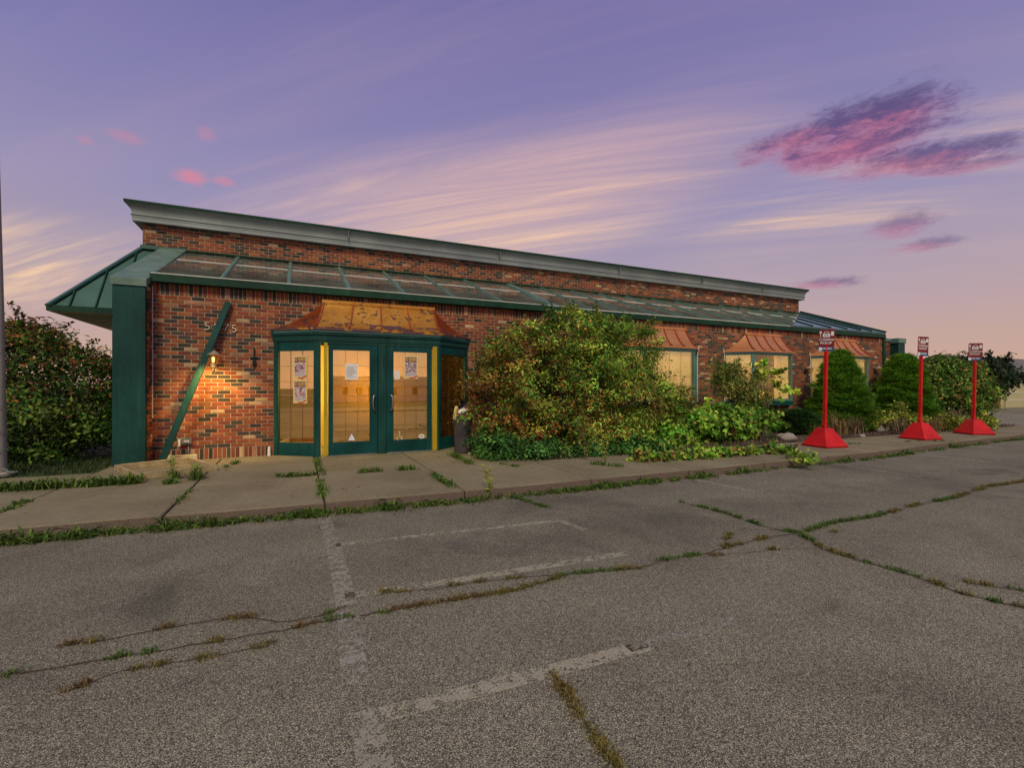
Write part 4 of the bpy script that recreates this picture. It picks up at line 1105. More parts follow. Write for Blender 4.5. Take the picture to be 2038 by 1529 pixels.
# bare lantern bracket
p = onY(506, 712, YW - .02)
t = thing('wall_bracket', 'bare black iron bracket on the brick between lantern and entrance', 'bracket', p)
b = MB(); b.box(p.x - .012, p.x + .012, YW - .03, YW - .001, p.z - .19, p.z + .19); b.build('upright', 'black', t)
b = MB(); b.box(p.x - .05, p.x + .05, YW - .035, YW - .005, p.z - .01, p.z + .01); b.box(p.x - .03, p.x + .03, YW - .04, YW - .002, p.z - .13, p.z - .06); b.build('crossbar', 'black', t)
# electrical box with conduit
p = onY(371, 878, YW - .04)
t = thing('junction_box', 'small grey electrical box with conduit low on the brick wall', 'electrical box', (p.x, YW, SW))
b = MB(); b.box(p.x - .085, p.x + .085, YW - .075, YW - .001, p.z - .055, p.z + .05); b.build('box', 'boxgrey', t, bev=.006)
b = MB(); b.box(p.x - .035, p.x + .045, YW - .078, YW - .0755, p.z - .02, p.z + .02); b.build('label_plate', 'paper', t)
b = MB(); b.box(p.x - .115, p.x - .086, YW - .07, YW - .002, p.z - .09, p.z + .035); b.build('cover_flap', 'white', t)
b = MB(); b.tube([(p.x + .03, YW - .04, p.z - .056), (p.x + .03, YW - .04, SW)], .014, 8); b.build('conduit', 'boxgrey', t, smooth=True)
# pale board at the foot of the wall
p0, p1 = onY(322, 912, 9.98), onY(393, 912, 9.98)
b = MB(); b.box(p0.x, p1.x, 9.95, 10.03, SW, SW + .11); b.build('timber_block', 'palewood', None, bev=.005, origin=((p0.x + p1.x) / 2, 9.99, SW), label='pale timber block lying against the foot of the brick wall', cat='timber')
# wooden frame on the sidewalk
q = [onZ(227, 938, SW), onZ(272, 957, SW), onZ(433, 938, SW), onZ(380, 921, SW)]
t = thing('planter_frame', 'empty low frame of weathered timbers lying on the sidewalk', 'planter', q[1])
for i in range(4):
    A, B_ = q[i], q[(i + 1) % 4]; L_ = (B_ - A).length
    cen = sum((v for v in q), Vector()) / 4
    b = MB(); h = .095
    t_ = (B_ - A).normalized(); nn = Vector((t_.y, -t_.x, 0)); sgn = 1 if nn.dot(cen - A) > 0 else -1
    A2 = A + t_ * (.05 if i % 2 else -.0); B2 = B_ - t_ * (.05 if i % 2 else -.0)
    w = nn * sgn * .05
    b.hexa([A2, B2, B2 + w, A2 + w] + [v + Vector((0, 0, h + (.004 if i % 2 else 0))) for v in (A2, B2, B2 + w, A2 + w)])
    b.build('timber', 'wood', t, bev=.006)
# trash can with rubbish
p = onZ(923, 902, SW); x, y = p.x, p.y + .06
t = thing('trash_can', 'tall dark grey plastic trash can beside the entrance', 'trash can', (x, y, SW))
b = MB(); b.lathe([(.155, .0), (.165, .02), (.172, .3), (.182, .66), (.198, .665), (.200, .705), (.188, .71), (.188, .73), (.178, .80), (.165, .80), (.16, .5)], (x, y, SW), 28); b.build('barrel', 'can', t, smooth='auto')
b = MB(); b.lathe([(.203, .672), (.207, .675), (.207, .688), (.203, .692)], (x, y, SW), 28); b.build('rim_band', 'can', t, smooth='auto')
def lump(c, r, seed, n=2, amp=.28, sq=(1, 1, 1)):
    bm = bmesh.new(); bmesh.ops.create_icosphere(bm, subdivisions=n, radius=1)
    rr = random.Random(seed); ph = [(Vector((rr.gauss(0, 1), rr.gauss(0, 1), rr.gauss(0, 1))) * 2.1, rr.uniform(0, 6)) for _ in range(7)]
    for v in bm.verts:
        k = 1 + amp * sum(math.sin(v.co.dot(a) + f) for a, f in ph) / 3
        v.co = Vector((v.co.x * r * sq[0], v.co.y * r * sq[1], v.co.z * r * sq[2])) * k + Vector(c)
    m = MB(); m.v = [tuple(v.co) for v in bm.verts]; m.f = [tuple(v.index for v in f.verts) for f in bm.faces]; m.c = [(1, 1, 1)] * len(m.v); bm.free()
    return m
lump((x + .05, y + .02, SW + .86), .17, 3, 3, .3, (1, .9, .75)).build('rubbish_bag', 'bagblack', None, smooth=True, origin=(x + .05, y, SW + .8), label='black rubbish bag bulging out of the trash can', cat='bag')
lump((x - .02, y - .10, SW + .84), .085, 8, 2, .45, (1.2, .8, .8)).build('crumpled_paper', 'paper', None, origin=(x - .02, y - .1, SW + .8), label='crumpled pale wrapper on top of the trash can', cat='litter')
b = MB()
for k in range(9):
    a = random.uniform(-.6, .6); b.tube([(x - .12, y - .1, SW + .84), (x - .17 + a * .04, y - .14, SW + .93), (x - .20 + a * .05, y - .16 + a * .03, SW + .86), (x - .215 + a * .06, y - .165, SW + .72 - random.random() * .06)], [.008, .012, .012, .005], 5)
b.build('dried_stems', 'cream', None, origin=(x - .15, y - .1, SW + .8), label='yellow dried stems drooping over the rim of the trash can', cat='plant')
# small white pipe stub by the left entrance post
p = onZ(544, 907, SW)
b = MB(); b.lathe([(.03, 0), (.032, .05), (.024, .055), (.03, .10), (.024, .12), (.026, .17), (.01, .18)], (VL - .07, YW - .05, SW), 12); b.build('vent_pipe', 'white', None, smooth='auto', origin=(VL - .07, YW - .05, SW), label='short white plastic pipe at the foot of the left entrance post', cat='pipe')

# ------------------------------------------------------------------ papers on the glass
def rect_on(A, t2, s0, s1, z0, z1, d, thick=.0012):
    """thin sheet standing on a plan line: A origin, t2 direction"""
    t2 = Vector(t2).normalized(); n = Vector((t2.y, -t2.x))
    b = MB(); q = [Vector(A) + t2 * s + n * dd for s, dd in ((s0, d + thick), (s1, d + thick), (s1, d), (s0, d))]
    b.hexa([(v.x, v.y, z0) for v in q] + [(v.x, v.y, z1) for v in q]); return b
def poster(A, t2, s0, s1, z0, z1, d, label):
    c = Vector(A) + Vector(t2).normalized() * s0
    t = thing('poster', label, 'poster', (c.x, c.y, z0), 'posters taped inside the entrance glass')
    W_, H_ = s1 - s0, z1 - z0
    rect_on(A, t2, s0, s1, z0, z1, d).build('border', 'cream', t)
    def pt(u, v): return s0 + W_ * u, z0 + H_ * v
    def sub(name, m, u0, u1, v0, v1, k): a, e = pt(u0, v0); c_, f = pt(u1, v1); rect_on(A, t2, a, c_, e, f, d + .0013 + .0006 * k, .0004).build(name, m, t)
    sub('picture', 'posterbg', .09, .91, .10, .94, 0); sub('dark_field', 'violet', .10, .90, .70, .94, 1)
    T2 = Vector(t2).normalized(); n = Vector((T2.y, -T2.x))
    rr = random.Random(int(z0 * 1000))
    def poly(name, m, pts, k):
        b = MB(); P = []
        for u, v in pts:
            s, z = pt(u, v); q = Vector(A) + T2 * s + n * (d + .0013 + .0006 * k); P.append((q.x, q.y, z))
        b.add(P, [tuple(range(len(P)))]); b.build(name, m, t)
    def ring(u, v, ru, rv, k, m, name, a0=0, a1=6.283, w=.45):
        N_ = 14; o = [(u + ru * math.cos(a0 + (a1 - a0) * i / N_), v + rv * math.sin(a0 + (a1 - a0) * i / N_)) for i in range(N_ + 1)]
        inn = [(u + ru * w * math.cos(a0 + (a1 - a0) * i / N_), v + rv * w * math.sin(a0 + (a1 - a0) * i / N_)) for i in range(N_ + 1)]
        poly(name, m, o + inn[::-1], k)
    ring(.24, .84, .10, .075, 2, 'gold', 'lettering', .7, 5.6); ring(.77, .84, .10, .075, 2, 'gold', 'lettering')
    for u in (.39, .48, .57, .65): poly('lettering', 'gold', [(u - .03, .79), (u + .03, .79), (u + .025, .90), (u - .025, .90)], 2)
    ring(.52, .66, .20, .10, 2, 'gold', 'arch', .2, 2.95, .7)
    for k_ in range(38):
        u, v = rr.uniform(.16, .84), rr.uniform(.28, .66); s = rr.uniform(.025, .075)
        N_ = 7; poly('figure_shape', rr.choice(['pink', 'violet', 'pink', 'paper', 'ribbon', 'violet']), [(u + s * rr.uniform(.7, 1.4) * math.cos(6.283 * i / N_), v + s * .6 * rr.uniform(.7, 1.4) * math.sin(6.283 * i / N_)) for i in range(N_)], 3 + k_ * .12)
    poly('ribbon', 'ribbon', [(.30, .02), (.45, .07), (.62, .05), (.80, .10), (.98, .16), (.98, .11), (.80, .045), (.60, .0), (.42, .02)], 8.5)
A, B_ = SEGS[0]; tA = (B_[0] - A[0], B_[1] - A[1]); sl = slen[0]
def s_on(px, seg):
    A, B_ = Vector(SEGS[seg][0]), Vector(SEGS[seg][1]); t_ = (B_ - A).normalized()
    dx, dy, _ = ray(px, 700); # ray x = k*dx, y = k*dy
    # solve A + t s = k (dx,dy)
    det = t_.x * -dy + dx * t_.y
    return (-A.x * -dy - dx * A.y) / det if abs(det) > 1e-9 else 0
def z_at(px, py, seg):
    A, B_ = Vector(SEGS[seg][0]), Vector(SEGS[seg][1]); t_ = (B_ - A).normalized(); q = A + t_ * s_on(px, seg)
    return onY(px, py, q.y).z
s0, s1 = s_on(582, 0), s_on(609, 0)
poster(A, tA, s0, s1, z_at(595, 754, 0), z_at(595, 708, 0), -.026, 'upper of two stacked posters in the left entrance sidelight')
poster(A, tA, s0, s1, z_at(595, 803, 0), z_at(595, 757, 0), -.026, 'lower of two stacked posters in the left entrance sidelight')
A1, t1 = SEGS[1][0], (1, 0)
poster(A1, t1, s_on(804, 1), s_on(832, 1), z_at(818, 754, 1), z_at(818, 708, 1), -.016, 'poster in the right entrance door')
def sheet(name, m, px0, px1, py0, py1, label, cat):
    a, c = gX(px0, YV), gX(px1, YV); pm = (px0 + px1) / 2
    b = MB(); b.box(a, c, YV + .0135, YV + .0148, z_at(pm, py1, 1), z_at(pm, py0, 1)); return b.build(name, m, None, origin=((a + c) / 2, YV + .014, z_at(pm, py1, 1)), label=label, cat=cat)
nt_ = sheet('notice', 'paper', 687.5, 713, 724, 756, 'white printed notice taped in the left entrance door', 'notice')
b = MB()
for k_ in range(11):
    zz = z_at(700, 730 + k_ * 2.1, 1); b.box(gX(690, YV), gX(700 + random.random() * 11, YV), YV + .0126, YV + .0132, zz - .003, zz + .003)
b.build('print_line', 'boxgrey', nt_)
sheet('small_notice', 'paper', 785, 796, 738, 755, 'small white card in the right entrance door', 'notice')
# triangular sticker, oval sticker, wheelchair symbol
zc = z_at(700, 878, 1); xa, xb, xm = gX(691, YV), gX(709, YV), gX(700, YV)
t = thing('triangle_sticker', 'white triangular sticker at the bottom of the left door glass', 'sticker', (xm, YV + .014, zc))
for nm, m, k_, s in (('border', 'signblue', 0, 1.0), ('face', 'paper', 1, .82)):
    b = MB(); c = Vector((xm, 0, zc + .05)); pts = [c + (Vector(q) - c) * s for q in ((xa, 0, zc), (xb, 0, zc), (xm, 0, zc + .165))]
    b.add([(q.x, YV + .0145 - .0008 * k_, q.z) for q in pts] + [(q.x, YV + .0153 - .0008 * k_, q.z) for q in pts], [(0, 1, 2), (5, 4, 3), (0, 3, 4, 1), (1, 4, 5, 2), (2, 5, 3, 0)]); b.build(nm, m, t)
zc = z_at(839, 869, 1); xm = gX(839.5, YV)
b = MB(); N_ = 20; b.v = [(xm + .062 * math.cos(6.283 * i / N_), y_, zc + .045 * math.sin(6.283 * i / N_)) for y_ in (YV + .0135, YV + .0145) for i in range(N_)]; b.c = [(1, 1, 1)] * len(b.v)
b.f = [tuple(range(N_ - 1, -1, -1)), tuple(range(N_, 2 * N_))] + [(i, (i + 1) % N_, N_ + (i + 1) % N_, N_ + i) for i in range(N_)]
ov = b.build('oval_sticker', 'paper', None, origin=(xm, YV + .014, zc), label='white oval sticker low on the right door glass', cat='sticker')
b = MB(); b.box(xm - .035, xm + .035, YV + .012, YV + .0132, zc - .008, zc + .012); b.build('print_line', 'boxgrey', ov)
xm, zc = gX(795, YV), z_at(795, 873, 1)
b = MB(); ar = [(xm + .045 * math.cos(a), YV + .013, zc + .045 * math.sin(a)) for a in np.linspace(2.6, 6.4, 12)]
b.tube(ar, .006, 5); b.tube([(xm + .005, YV + .013, zc + .10), (xm + .008, YV + .013, zc + .035), (xm + .045, YV + .013, zc + .03), (xm + .06, YV + .013, zc - .02)], .006, 5)
b.lathe([(.004, -.014), (.013, 0), (.004, .014)], (xm + .004, YV + .013, zc + .125), 8)
b.build('wheelchair_symbol', 'signwhite', None, origin=(xm, YV + .013, zc), label='white wheelchair symbol low on the right door glass', cat='sticker')

# ------------------------------------------------------------------ kerbside pickup signs
def sign_template():
    t = thing('pickup_sign', 'x', 'sign', (0, 0, 0))
    b = MB(); H, a, c = .40, .30, .115
    prof = [(a, 0), (a + .012, .012), (a + .012, .045), (a - .005, .058), (c, H), (c - .012, H + .012)]
    pts = [(sx * r_, sy * r_, z) for r_, z in prof for sx, sy in ((-1, -1), (1, -1), (1, 1), (-1, 1))]
    fs = [(i * 4 + k, i * 4 + (k + 1) % 4, (i + 1) * 4 + (k + 1) % 4, (i + 1) * 4 + k) for i in range(len(prof) - 1) for k in range(4)] + [(3, 2, 1, 0), tuple((len(prof) - 1) * 4 + k for k in range(4))]
    b.add(pts, fs); base = b.build('pyramid_base', 'pyramid', t, bev=.009)
    b = MB(); b.box(-a - .016, a + .016, -a - .016, a + .016, .028, .032); b.build('mould_seam', 'signred', base)
    b = MB(); b.lathe([(.004, .012), (.02, .010), (.026, .0)], (-.075, -.075, H + .012), 10); b.build('fill_cap', 'black', base)
    b = MB(); w = .038; b.box(-w, w, -w, w, H + .01, H + .10); b.build('socket', 'red', t, bev=.006)
    return t
def sign_top(t, yaw, lean, zt, seed):
    """pole, panel and print; local frame of the sign, panel turned by yaw"""
    top = Vector((lean[0], lean[1], zt - .44))
    b = MB(); w = .031; q = [Vector((-w, -w, .42)), Vector((w, -w, .42)), Vector((w, w, .42)), Vector((-w, w, .42))]
    dz = Vector((top.x, top.y, zt - .05 - .42)); b.hexa(q + [v + dz for v in q]); b.build('post', 'red', t, bev=.005)
    M4 = Matrix.Translation(Vector((top.x, top.y, zt - .25))) @ Matrix.Rotation(yaw, 4, 'Z') @ Matrix.Rotation(R(2), 4, 'Y')
    def put(name, m, P, y0, y1):
        b = MB(); n = len(P)
        v = [M4 @ Vector((x, y0, z)) for x, z in P] + [M4 @ Vector((x, y1, z)) for x, z in P]
        b.add(v, [tuple(range(n - 1, -1, -1)), tuple(range(n, 2 * n))] + [(i, (i + 1) % n, n + (i + 1) % n, n + i) for i in range(n)]); return b.build(name, m, t)
    def rc(x0, x1, z0, z1, r=.0):
        if not r: return [(x0, z0), (x1, z0), (x1, z1), (x0, z1)]
        P = []
        for cx, cz, a in ((x1 - r, z0 + r, -90), (x1 - r, z1 - r, 0), (x0 + r, z1 - r, 90), (x0 + r, z0 + r, 180)):
            P += [(cx + r * math.cos(R(a + k)), cz + r * math.sin(R(a + k))) for k in (0, 30, 60, 90)]
        return P
    hw, hh = .145, .245
    put('panel', 'signred', rc(-hw, hw, -hh, hh, .022), -.045, -.040)
    put('blue_band', 'signblue', rc(-hw + .002, hw - .002, -hh + .003, -.15), -.0462, -.0452)
    put('logo', 'signwhite', rc(-hw + .008, -.075, -hh + .012, -.155), -.0472, -.0463)
    put('car_icon', 'signwhite', [(-.072, .075), (.062, .075), (.066, .13), (.05, .145), (.036, .19), (-.046, .19), (-.060, .145), (-.076, .13)], -.0466, -.0452)
    put('car_window', 'signred', [(-.048, .145), (.038, .145), (.028, .178), (-.038, .178)], -.0474, -.0467)
    put('car_grille', 'boxgrey', rc(-.055, .045, .10, .116), -.0474, -.0467)
    put('bag_icon', 'signwhite', rc(.078, .132, .10, .195), -.0466, -.0452)
    put('fork_icon', 'signwhite', rc(-.132, -.095, .15, .20), -.0466, -.0452); put('fork_icon', 'signwhite', rc(-.120, -.110, .07, .149), -.0466, -.0452)
    put('rule', 'pink', rc(-hw + .004, .06, .052, .060), -.0466, -.0452)
    for zb in (.225, -.225):
        b = MB(); b.lathe([(.009, -.004), (.009, .0), (.005, .004)], (0, 0, 0), 8); b.v = [tuple(M4 @ Vector((v[0], -.0455 - v[2], zb + v[1]))) for v in b.v]; b.build('bolt', 'handle', t)
    rot = Matrix.Rotation(R(90), 4, 'X')
    text_obj('lettering', 'CURBSIDE', .060, 'signwhite', t, M4 @ Matrix.Translation((0, -.0462, .008)) @ rot, .0006, .0012)
    text_obj('lettering', 'PICKUP', .064, 'signwhite', t, M4 @ Matrix.Translation((-.008, -.0462, -.062)) @ rot, .0006, .0018)
    put('small_print', 'signwhite', rc(-.06, .10, -.172, -.163), -.0472, -.0463); put('small_print', 'signwhite', rc(-.065, .10, -.197, -.184), -.0472, -.0463)
for (px, py, yaw, rz, lean, top, lab) in ((1641, 889, R(-62), R(-8), (.075, .0), 655, 'nearest red curbside pickup sign on a pyramid base beside the stone'),
                                  (1831, 874, R(-20), R(-8), (.07, .0), 670, 'middle red curbside pickup sign in front of the second spruce'),
                                  (1938, 864, R(-60), R(-24), (.07, .0), 683, 'farthest red curbside pickup sign by the big right shrub')):
    p = onZ(px, py, SW)
    t = sign_template(); t['label'] = lab; t['group'] = 'curbside pickup signs'
    for ch in t.children: ch.rotation_euler = (0, 0, rz)
    zt = onY(px, top, p.y).z - SW
    sign_top(t, yaw, lean, zt, 0)
    t.location = p; WLOC[t.name] = p

# ------------------------------------------------------------------ lamp post at the left edge
p = onZ(-8, 948, SW)
t = thing('lamp_post', 'grey light pole with wires wound round it at the left edge', 'lamp post', p)
b = MB(); b.tube([(p.x, p.y, SW + .05), (p.x, p.y, 2.4), (p.x - .02, p.y, 7.0)], [.118, .088, .012], 20); b.build('pole', 'pole', t, smooth='auto')
b = MB(); b.lathe([(.20, 0), (.20, .035), (.18, .05), (.13, .06), (.115, .06)], (p.x, p.y, SW), 20); b.build('base_plate', 'pole', t, smooth='auto')
for z0, z1 in ((1.97, 2.06), (1.18, 1.17), (.86, .72), (.50, .54)):
    b = MB(); b.tube([(p.x + .14 * math.cos(a), p.y + .14 * math.sin(a), z0 + (z1 - z0) * (.5 + .5 * math.sin(a + 1))) for a in np.linspace(0, 6.283, 20)], .006, 5); b.build('wire', 'boxgrey', t)
b = MB(); b.tube([(p.x + .12, p.y - .12, SW + .12), (p.x + .17, p.y - .14, SW + .10), (p.x + .22, p.y - .16, SW + .06), (p.x + .30, p.y - .15, SW + .07)], .012, 6); b.build('wire_tail', 'boxgrey', t)
# ================================================================== VEGETATION
def unit(v): return v / np.maximum(1e-9, np.linalg.norm(v, axis=1))[:, None]
def leaves(P, Nrm, size, ratio, cols, r, fold=.25, droop=.2, tilt=.7):
    """kite-shaped folded leaves at P, facing roughly Nrm"""
    n = len(P); nn = unit(Nrm + r.normal(0, tilt, (n, 3)))
    ax = unit(np.cross(nn, r.normal(0, 1, (n, 3)))); ax[:, 2] -= droop; ax = unit(ax)
    sd_ = unit(np.cross(nn, ax)); nn = np.cross(ax, sd_)
    s = (size * r.uniform(.6, 1.35, n))[:, None]
    a = P - ax * s * .5; tip = P + ax * s * .5 - nn * s * droop * .3
    l = P - ax * s * .06 + sd_ * s * ratio * .5 + nn * s * fold * ratio; q = P - ax * s * .06 - sd_ * s * ratio * .5 + nn * s * fold * ratio
    V = np.stack([a, q, tip, l], 1).reshape(-1, 3); i0 = np.arange(n) * 4
    Q = np.concatenate([np.stack([i0, i0 + 1, i0 + 2], 1), np.stack([i0, i0 + 2, i0 + 3], 1)])
    return V, Q, np.repeat(cols, 4, 0)
LEAFK = 2.05
def pal(cols, wts, n, r, j=.22):
    cols = np.asarray(cols) * LEAFK; w = np.asarray(wts, float); w /= w.sum()
    return cols[r.choice(len(cols), n, p=w)] * r.uniform(1 - j, 1 + j, (n, 1))
def crown(lobes, nclump, per, size, ratio, colfn, r, csize=.22, shell=.62, sprigs=40, gap=.0, zmin=.16, tilt=.7, sprig_len=.35):
    """leaf clumps spread through a set of ellipsoid lobes (cx,cy,cz,rx,ry,rz); returns mesh arrays + sprig axes"""
    L_ = np.array(lobes, float); vol = (L_[:, 3] * L_[:, 4] * L_[:, 5]) ** .72; vol /= vol.sum()
    cen = []; nor = []
    while len(cen) < nclump:
        k = r.choice(len(L_), p=vol); d = r.normal(0, 1, 3); d /= np.linalg.norm(d)
        rad = (shell + (1 - shell) * r.random() ** .6) * (1 + .14 * math.sin(5 * d[0] + 3 * d[2] + k) + r.normal(0, .05))
        p = L_[k, :3] + d * L_[k, 3:] * rad
        q = (p - L_[:, :3]) / L_[:, 3:]; ins = (q ** 2).sum(1); ins[k] = 9
        if (ins < .42).any() or p[2] < zmin: continue
        cen.append(p); nor.append(unit((d / L_[k, 3:])[None])[0])
    cen = np.array(cen); nor = np.array(nor)
    n = nclump * per
    off = r.normal(0, csize, (n, 3)) * np.array([1, .85, .62])
    P = np.repeat(cen, per, 0) + off; N_ = np.repeat(nor, per, 0) + np.array([0, 0, .55])
    key = np.repeat(np.arange(nclump), per)
    C = colfn(P, key, nclump, r)
    # sprigs reaching out of the outline
    sp = []
    tw = MB()
    for i in range(sprigs):
        k = r.integers(0, nclump); a = cen[k]; d = nor[k] + np.array([0, 0, .45]) + r.normal(0, .35, 3); d /= np.linalg.norm(d)
        ln = sprig_len * r.uniform(.5, 1.3); m = int(12 + ln * 40)
        tt = r.random(m); bend = np.array([0, 0, -1]) * ln * .25
        sp.append((a + d * ln * tt[:, None] + bend * (tt ** 2)[:, None] + r.normal(0, size * .35, (m, 3)), np.repeat(d[None], m, 0), k))
        tw.tube([a - d * .15, a + d * ln * .5 + bend * .25, a + d * ln + bend], [.006, .004, .002], 4)
    parts = [leaves(P, N_, size, ratio, C, r, tilt=tilt)]
    if sp:
        P2 = np.concatenate([s[0] for s in sp]); N2 = np.concatenate([s[1] for s in sp]); k2 = np.concatenate([np.full(len(s[0]), s[2]) for s in sp])
        parts.append(leaves(P2, N2 * .3 + np.array([0, 0, .6]), size, ratio, colfn(P2, k2, nclump, r), r, tilt=tilt))
    return merge(parts), tw, cen
def patchcol(base, wts, acc, accw, fieldfn=None):
    def f(P, key, nk, r):
        ck = np.exp(r.normal(.0, .5, nk)).clip(.32, 2.0)       # light and dark clumps
        kind = r.random(nk)
        bc = np.asarray(base) * LEAFK; w_ = np.asarray(wts, float) / np.sum(wts); ki = r.choice(len(bc), nk, p=w_)
        C = pal(base, wts, len(P), r); own = r.random(len(P)) < .68; C[own] = bc[ki[key]][own] * r.uniform(.85, 1.18, (own.sum(), 1)); A = pal(acc, [1] * len(acc), len(P), r)
        pr = np.clip(accw + .5 * np.sin(P[:, 0] * 2.3 + 1.1) * np.sin(P[:, 2] * 2.9 + P[:, 0]) * accw + (kind[key] - .5) * accw * 1.2, 0, .95)
        if fieldfn is not None: pr = np.clip(pr * fieldfn(P), 0, .95)
        m = r.random(len(P)) < pr; C[m] = A[m]
        return C * ck[key][:, None]
    return f
def limbs(root, cen, r, n, r0=.035):
    b = MB()
    idx = r.choice(len(cen), n, replace=False)
    for i in idx:
        c = Vector(cen[i]); a = Vector(root) + Vector((r.normal(0, .12), r.normal(0, .08), 0))
        m1 = a.lerp(c, .45) + Vector((r.normal(0, .08), r.normal(0, .06), .12)); b.tube([a, m1, c], [r0 * r.uniform(.6, 1.1), r0 * .5, r0 * .18], 6)
    return b
def shrub(name, label, cat, root, lobes, nclump, per, size, ratio, colfn, seed, nl=14, r0=.03, **k):
    r = np.random.default_rng(seed)
    t = thing(name, label, cat, root)
    (V, Q, C), tw, cen = crown(lobes, nclump, per, size, ratio, colfn, r, **k)
    mesh_np('crown', V, Q, C, 'leaf', t)
    b = limbs(root, cen, r, nl, r0); b.v += []; 
    o = len(b.v); b.v += tw.v; b.c += tw.c; b.f += [tuple(i + o for i in f) for f in tw.f]
    b.build('branches', 'bark', t, smooth=True, nonorm=True)
    return t, cen
def lobe(px, py, Y, rx, ry, rz): p = onY(px, py, Y); return (p.x, p.y, p.z, rx, ry, rz)
G1 = [(.055, .125, .018), (.090, .165, .024), (.032, .080, .014), (.14, .20, .028), (.21, .23, .035)]
ACC = [(.15, .052, .017), (.19, .080, .020), (.10, .034, .014), (.20, .12, .026)]
# big berry bush
lob = [lobe(1135, 775, 8.85, 1.70, .95, 1.22), lobe(1000, 790, 8.6, .80, .75, .88), lobe(1135, 662, 9.0, .75, .65, .58), lobe(1235, 700, 9.0, .85, .75, .80), lobe(1180, 690, 8.95, .8, .7, .6), lobe(1290, 795, 8.95, .85, .75, .80), lobe(1050, 720, 8.85, .90, .75, .80), lobe(1120, 860, 8.25, 1.25, .70, .52), lobe(1225, 860, 8.3, .9, .65, .5)]
fl = lambda P: np.clip(1.7 - .45 * (P[:, 0] - 3.6), .35, 2.0) * np.clip(1.55 - .42 * P[:, 2], .3, 1.2)
root = Vector((5.6, 8.9, .12))
big, bigc = shrub('berry_bush', 'big sprawling green bush tinged red in front of the wall right of the entrance', 'bush', root, lob, 900, 76, .074, .42, patchcol(G1, [2.5, 3, 2, 3, 2], ACC, .30, fl), 21, 26, .035, csize=.112, shell=.58, sprigs=150, sprig_len=.5)
# its berries, in clusters
r = np.random.default_rng(4); b = MB()
sel = [c for c in bigc if c[1] < 8.9 and c[2] > .7]
for c in [sel[i] for i in r.choice(len(sel), 110, replace=False)]:
    k0 = np.array([c[0] + r.normal(0, .06), c[1] - .10 + r.normal(0, .05), c[2] + r.normal(0, .06)])
    for j in range(7):
        q = k0 + r.normal(0, .022, 3); s = .011; b.add([q + np.array(v) * s for v in ((1, 0, 0), (0, 1, 0), (-1, 0, 0), (0, -1, 0), (0, 0, 1), (0, 0, -1))], [(0, 1, 4), (1, 2, 4), (2, 3, 4), (3, 0, 4), (1, 0, 5), (2, 1, 5), (3, 2, 5), (0, 3, 5)], (.24, .015, .012))
b.build('berries', 'leaf', big, attr=True, kind='stuff', nonorm=True)
# left bush behind the pole
lob = [lobe(110, 790, 11.4, 1.35, 1.0, 1.05), lobe(40, 740, 11.6, .95, .9, .95), lobe(170, 800, 11.3, .8, .8, .85), lobe(60, 840, 11.2, 1.2, .8, .8), lobe(-60, 790, 11.6, 1.2, .9, 1.1), lobe(60, 690, 11.7, .65, .6, .42)]
shrub('hedge_bush', 'tall dark green bush with rusty leaves left of the green pier', 'bush', Vector((-3.9, 11.5, .11)), lob, 520, 54, .085, .45,
      patchcol([(.030, .070, .012), (.055, .10, .018), (.020, .045, .010), (.10, .14, .024)], [3, 2.5, 2.5, 1.2], [(.13, .045, .018), (.17, .075, .022), (.09, .032, .016)], .30, lambda P: np.clip((P[:, 2] - .8) * .95, 0, 1.7)), 33, 20, .04, csize=.15, shell=.55, sprigs=60, sprig_len=.5)
# dark low groundcover at the bush's foot
lob = [lobe(1010, 895, 8.0, .55, .40, .26), lobe(1100, 905, 7.78, .75, .35, .28), lobe(1190, 905, 7.72, .7, .35, .30), lobe(1270, 898, 7.75, .6, .35, .30), lobe(970, 880, 8.4, .35, .35, .30)]
shrub('evergreen_groundcover', 'low glossy dark green groundcover along the foot of the big bush', 'shrub', Vector((4.8, 7.95, .13)), lob, 300, 44, .060, .50,
      patchcol([(.024, .075, .016), (.042, .105, .022), (.012, .042, .011), (.07, .14, .03)], [3, 2.5, 2.5, 1], [(.10, .16, .04)], .06), 41, 12, .012, csize=.085, shell=.5, sprigs=30, zmin=.13, sprig_len=.18)
# grape vine mass
VG = [(.06, .145, .016), (.095, .18, .022), (.035, .088, .013), (.15, .21, .03), (.21, .23, .04)]
lob = [lobe(1440, 845, 8.3, .85, .5, .42), lobe(1380, 850, 8.4, .6, .45, .45), lobe(1500, 840, 8.35, .7, .45, .40), lobe(1360, 905, 7.75, .75, .30, .20), lobe(1450, 905, 7.75, .85, .30, .22), lobe(1540, 895, 7.7, .7, .28, .15), lobe(1300, 895, 7.8, .7, .28, .24), lobe(1330, 870, 8.2, .5, .4, .35), lobe(1585, 897, 7.55, .5, .16, .08), lobe(1240, 912, 7.65, .4, .22, .14)]
shrub('grape_vine', 'bright yellow-green vine sprawling over the bed below the middle bay window', 'vine', Vector((8.9, 8.3, .13)), lob, 520, 14, .12, .88,
      patchcol(VG, [3, 3, 2, 2, 1], [(.16, .10, .03), (.13, .06, .025)], .05), 45, 12, .012, csize=.11, shell=.45, sprigs=26, zmin=.13, tilt=.9, sprig_len=.4)
lob = [lobe(1535, 748, 9.05, .38, .2, .28), lobe(1560, 775, 9.0, .16, .16, .32), lobe(1505, 735, 9.1, .28, .2, .16)]
shrub('climbing_vine', 'vine with pale heart-shaped leaves climbing in front of the middle bay window', 'vine', onZ(1520, 880, .14), lob, 34, 4, .125, .92,
      patchcol(VG, [1, 2, 1, 4, 4], [(.32, .34, .07)], .2), 46, 10, .008, csize=.10, shell=.3, sprigs=8, tilt=.8, sprig_len=.35)
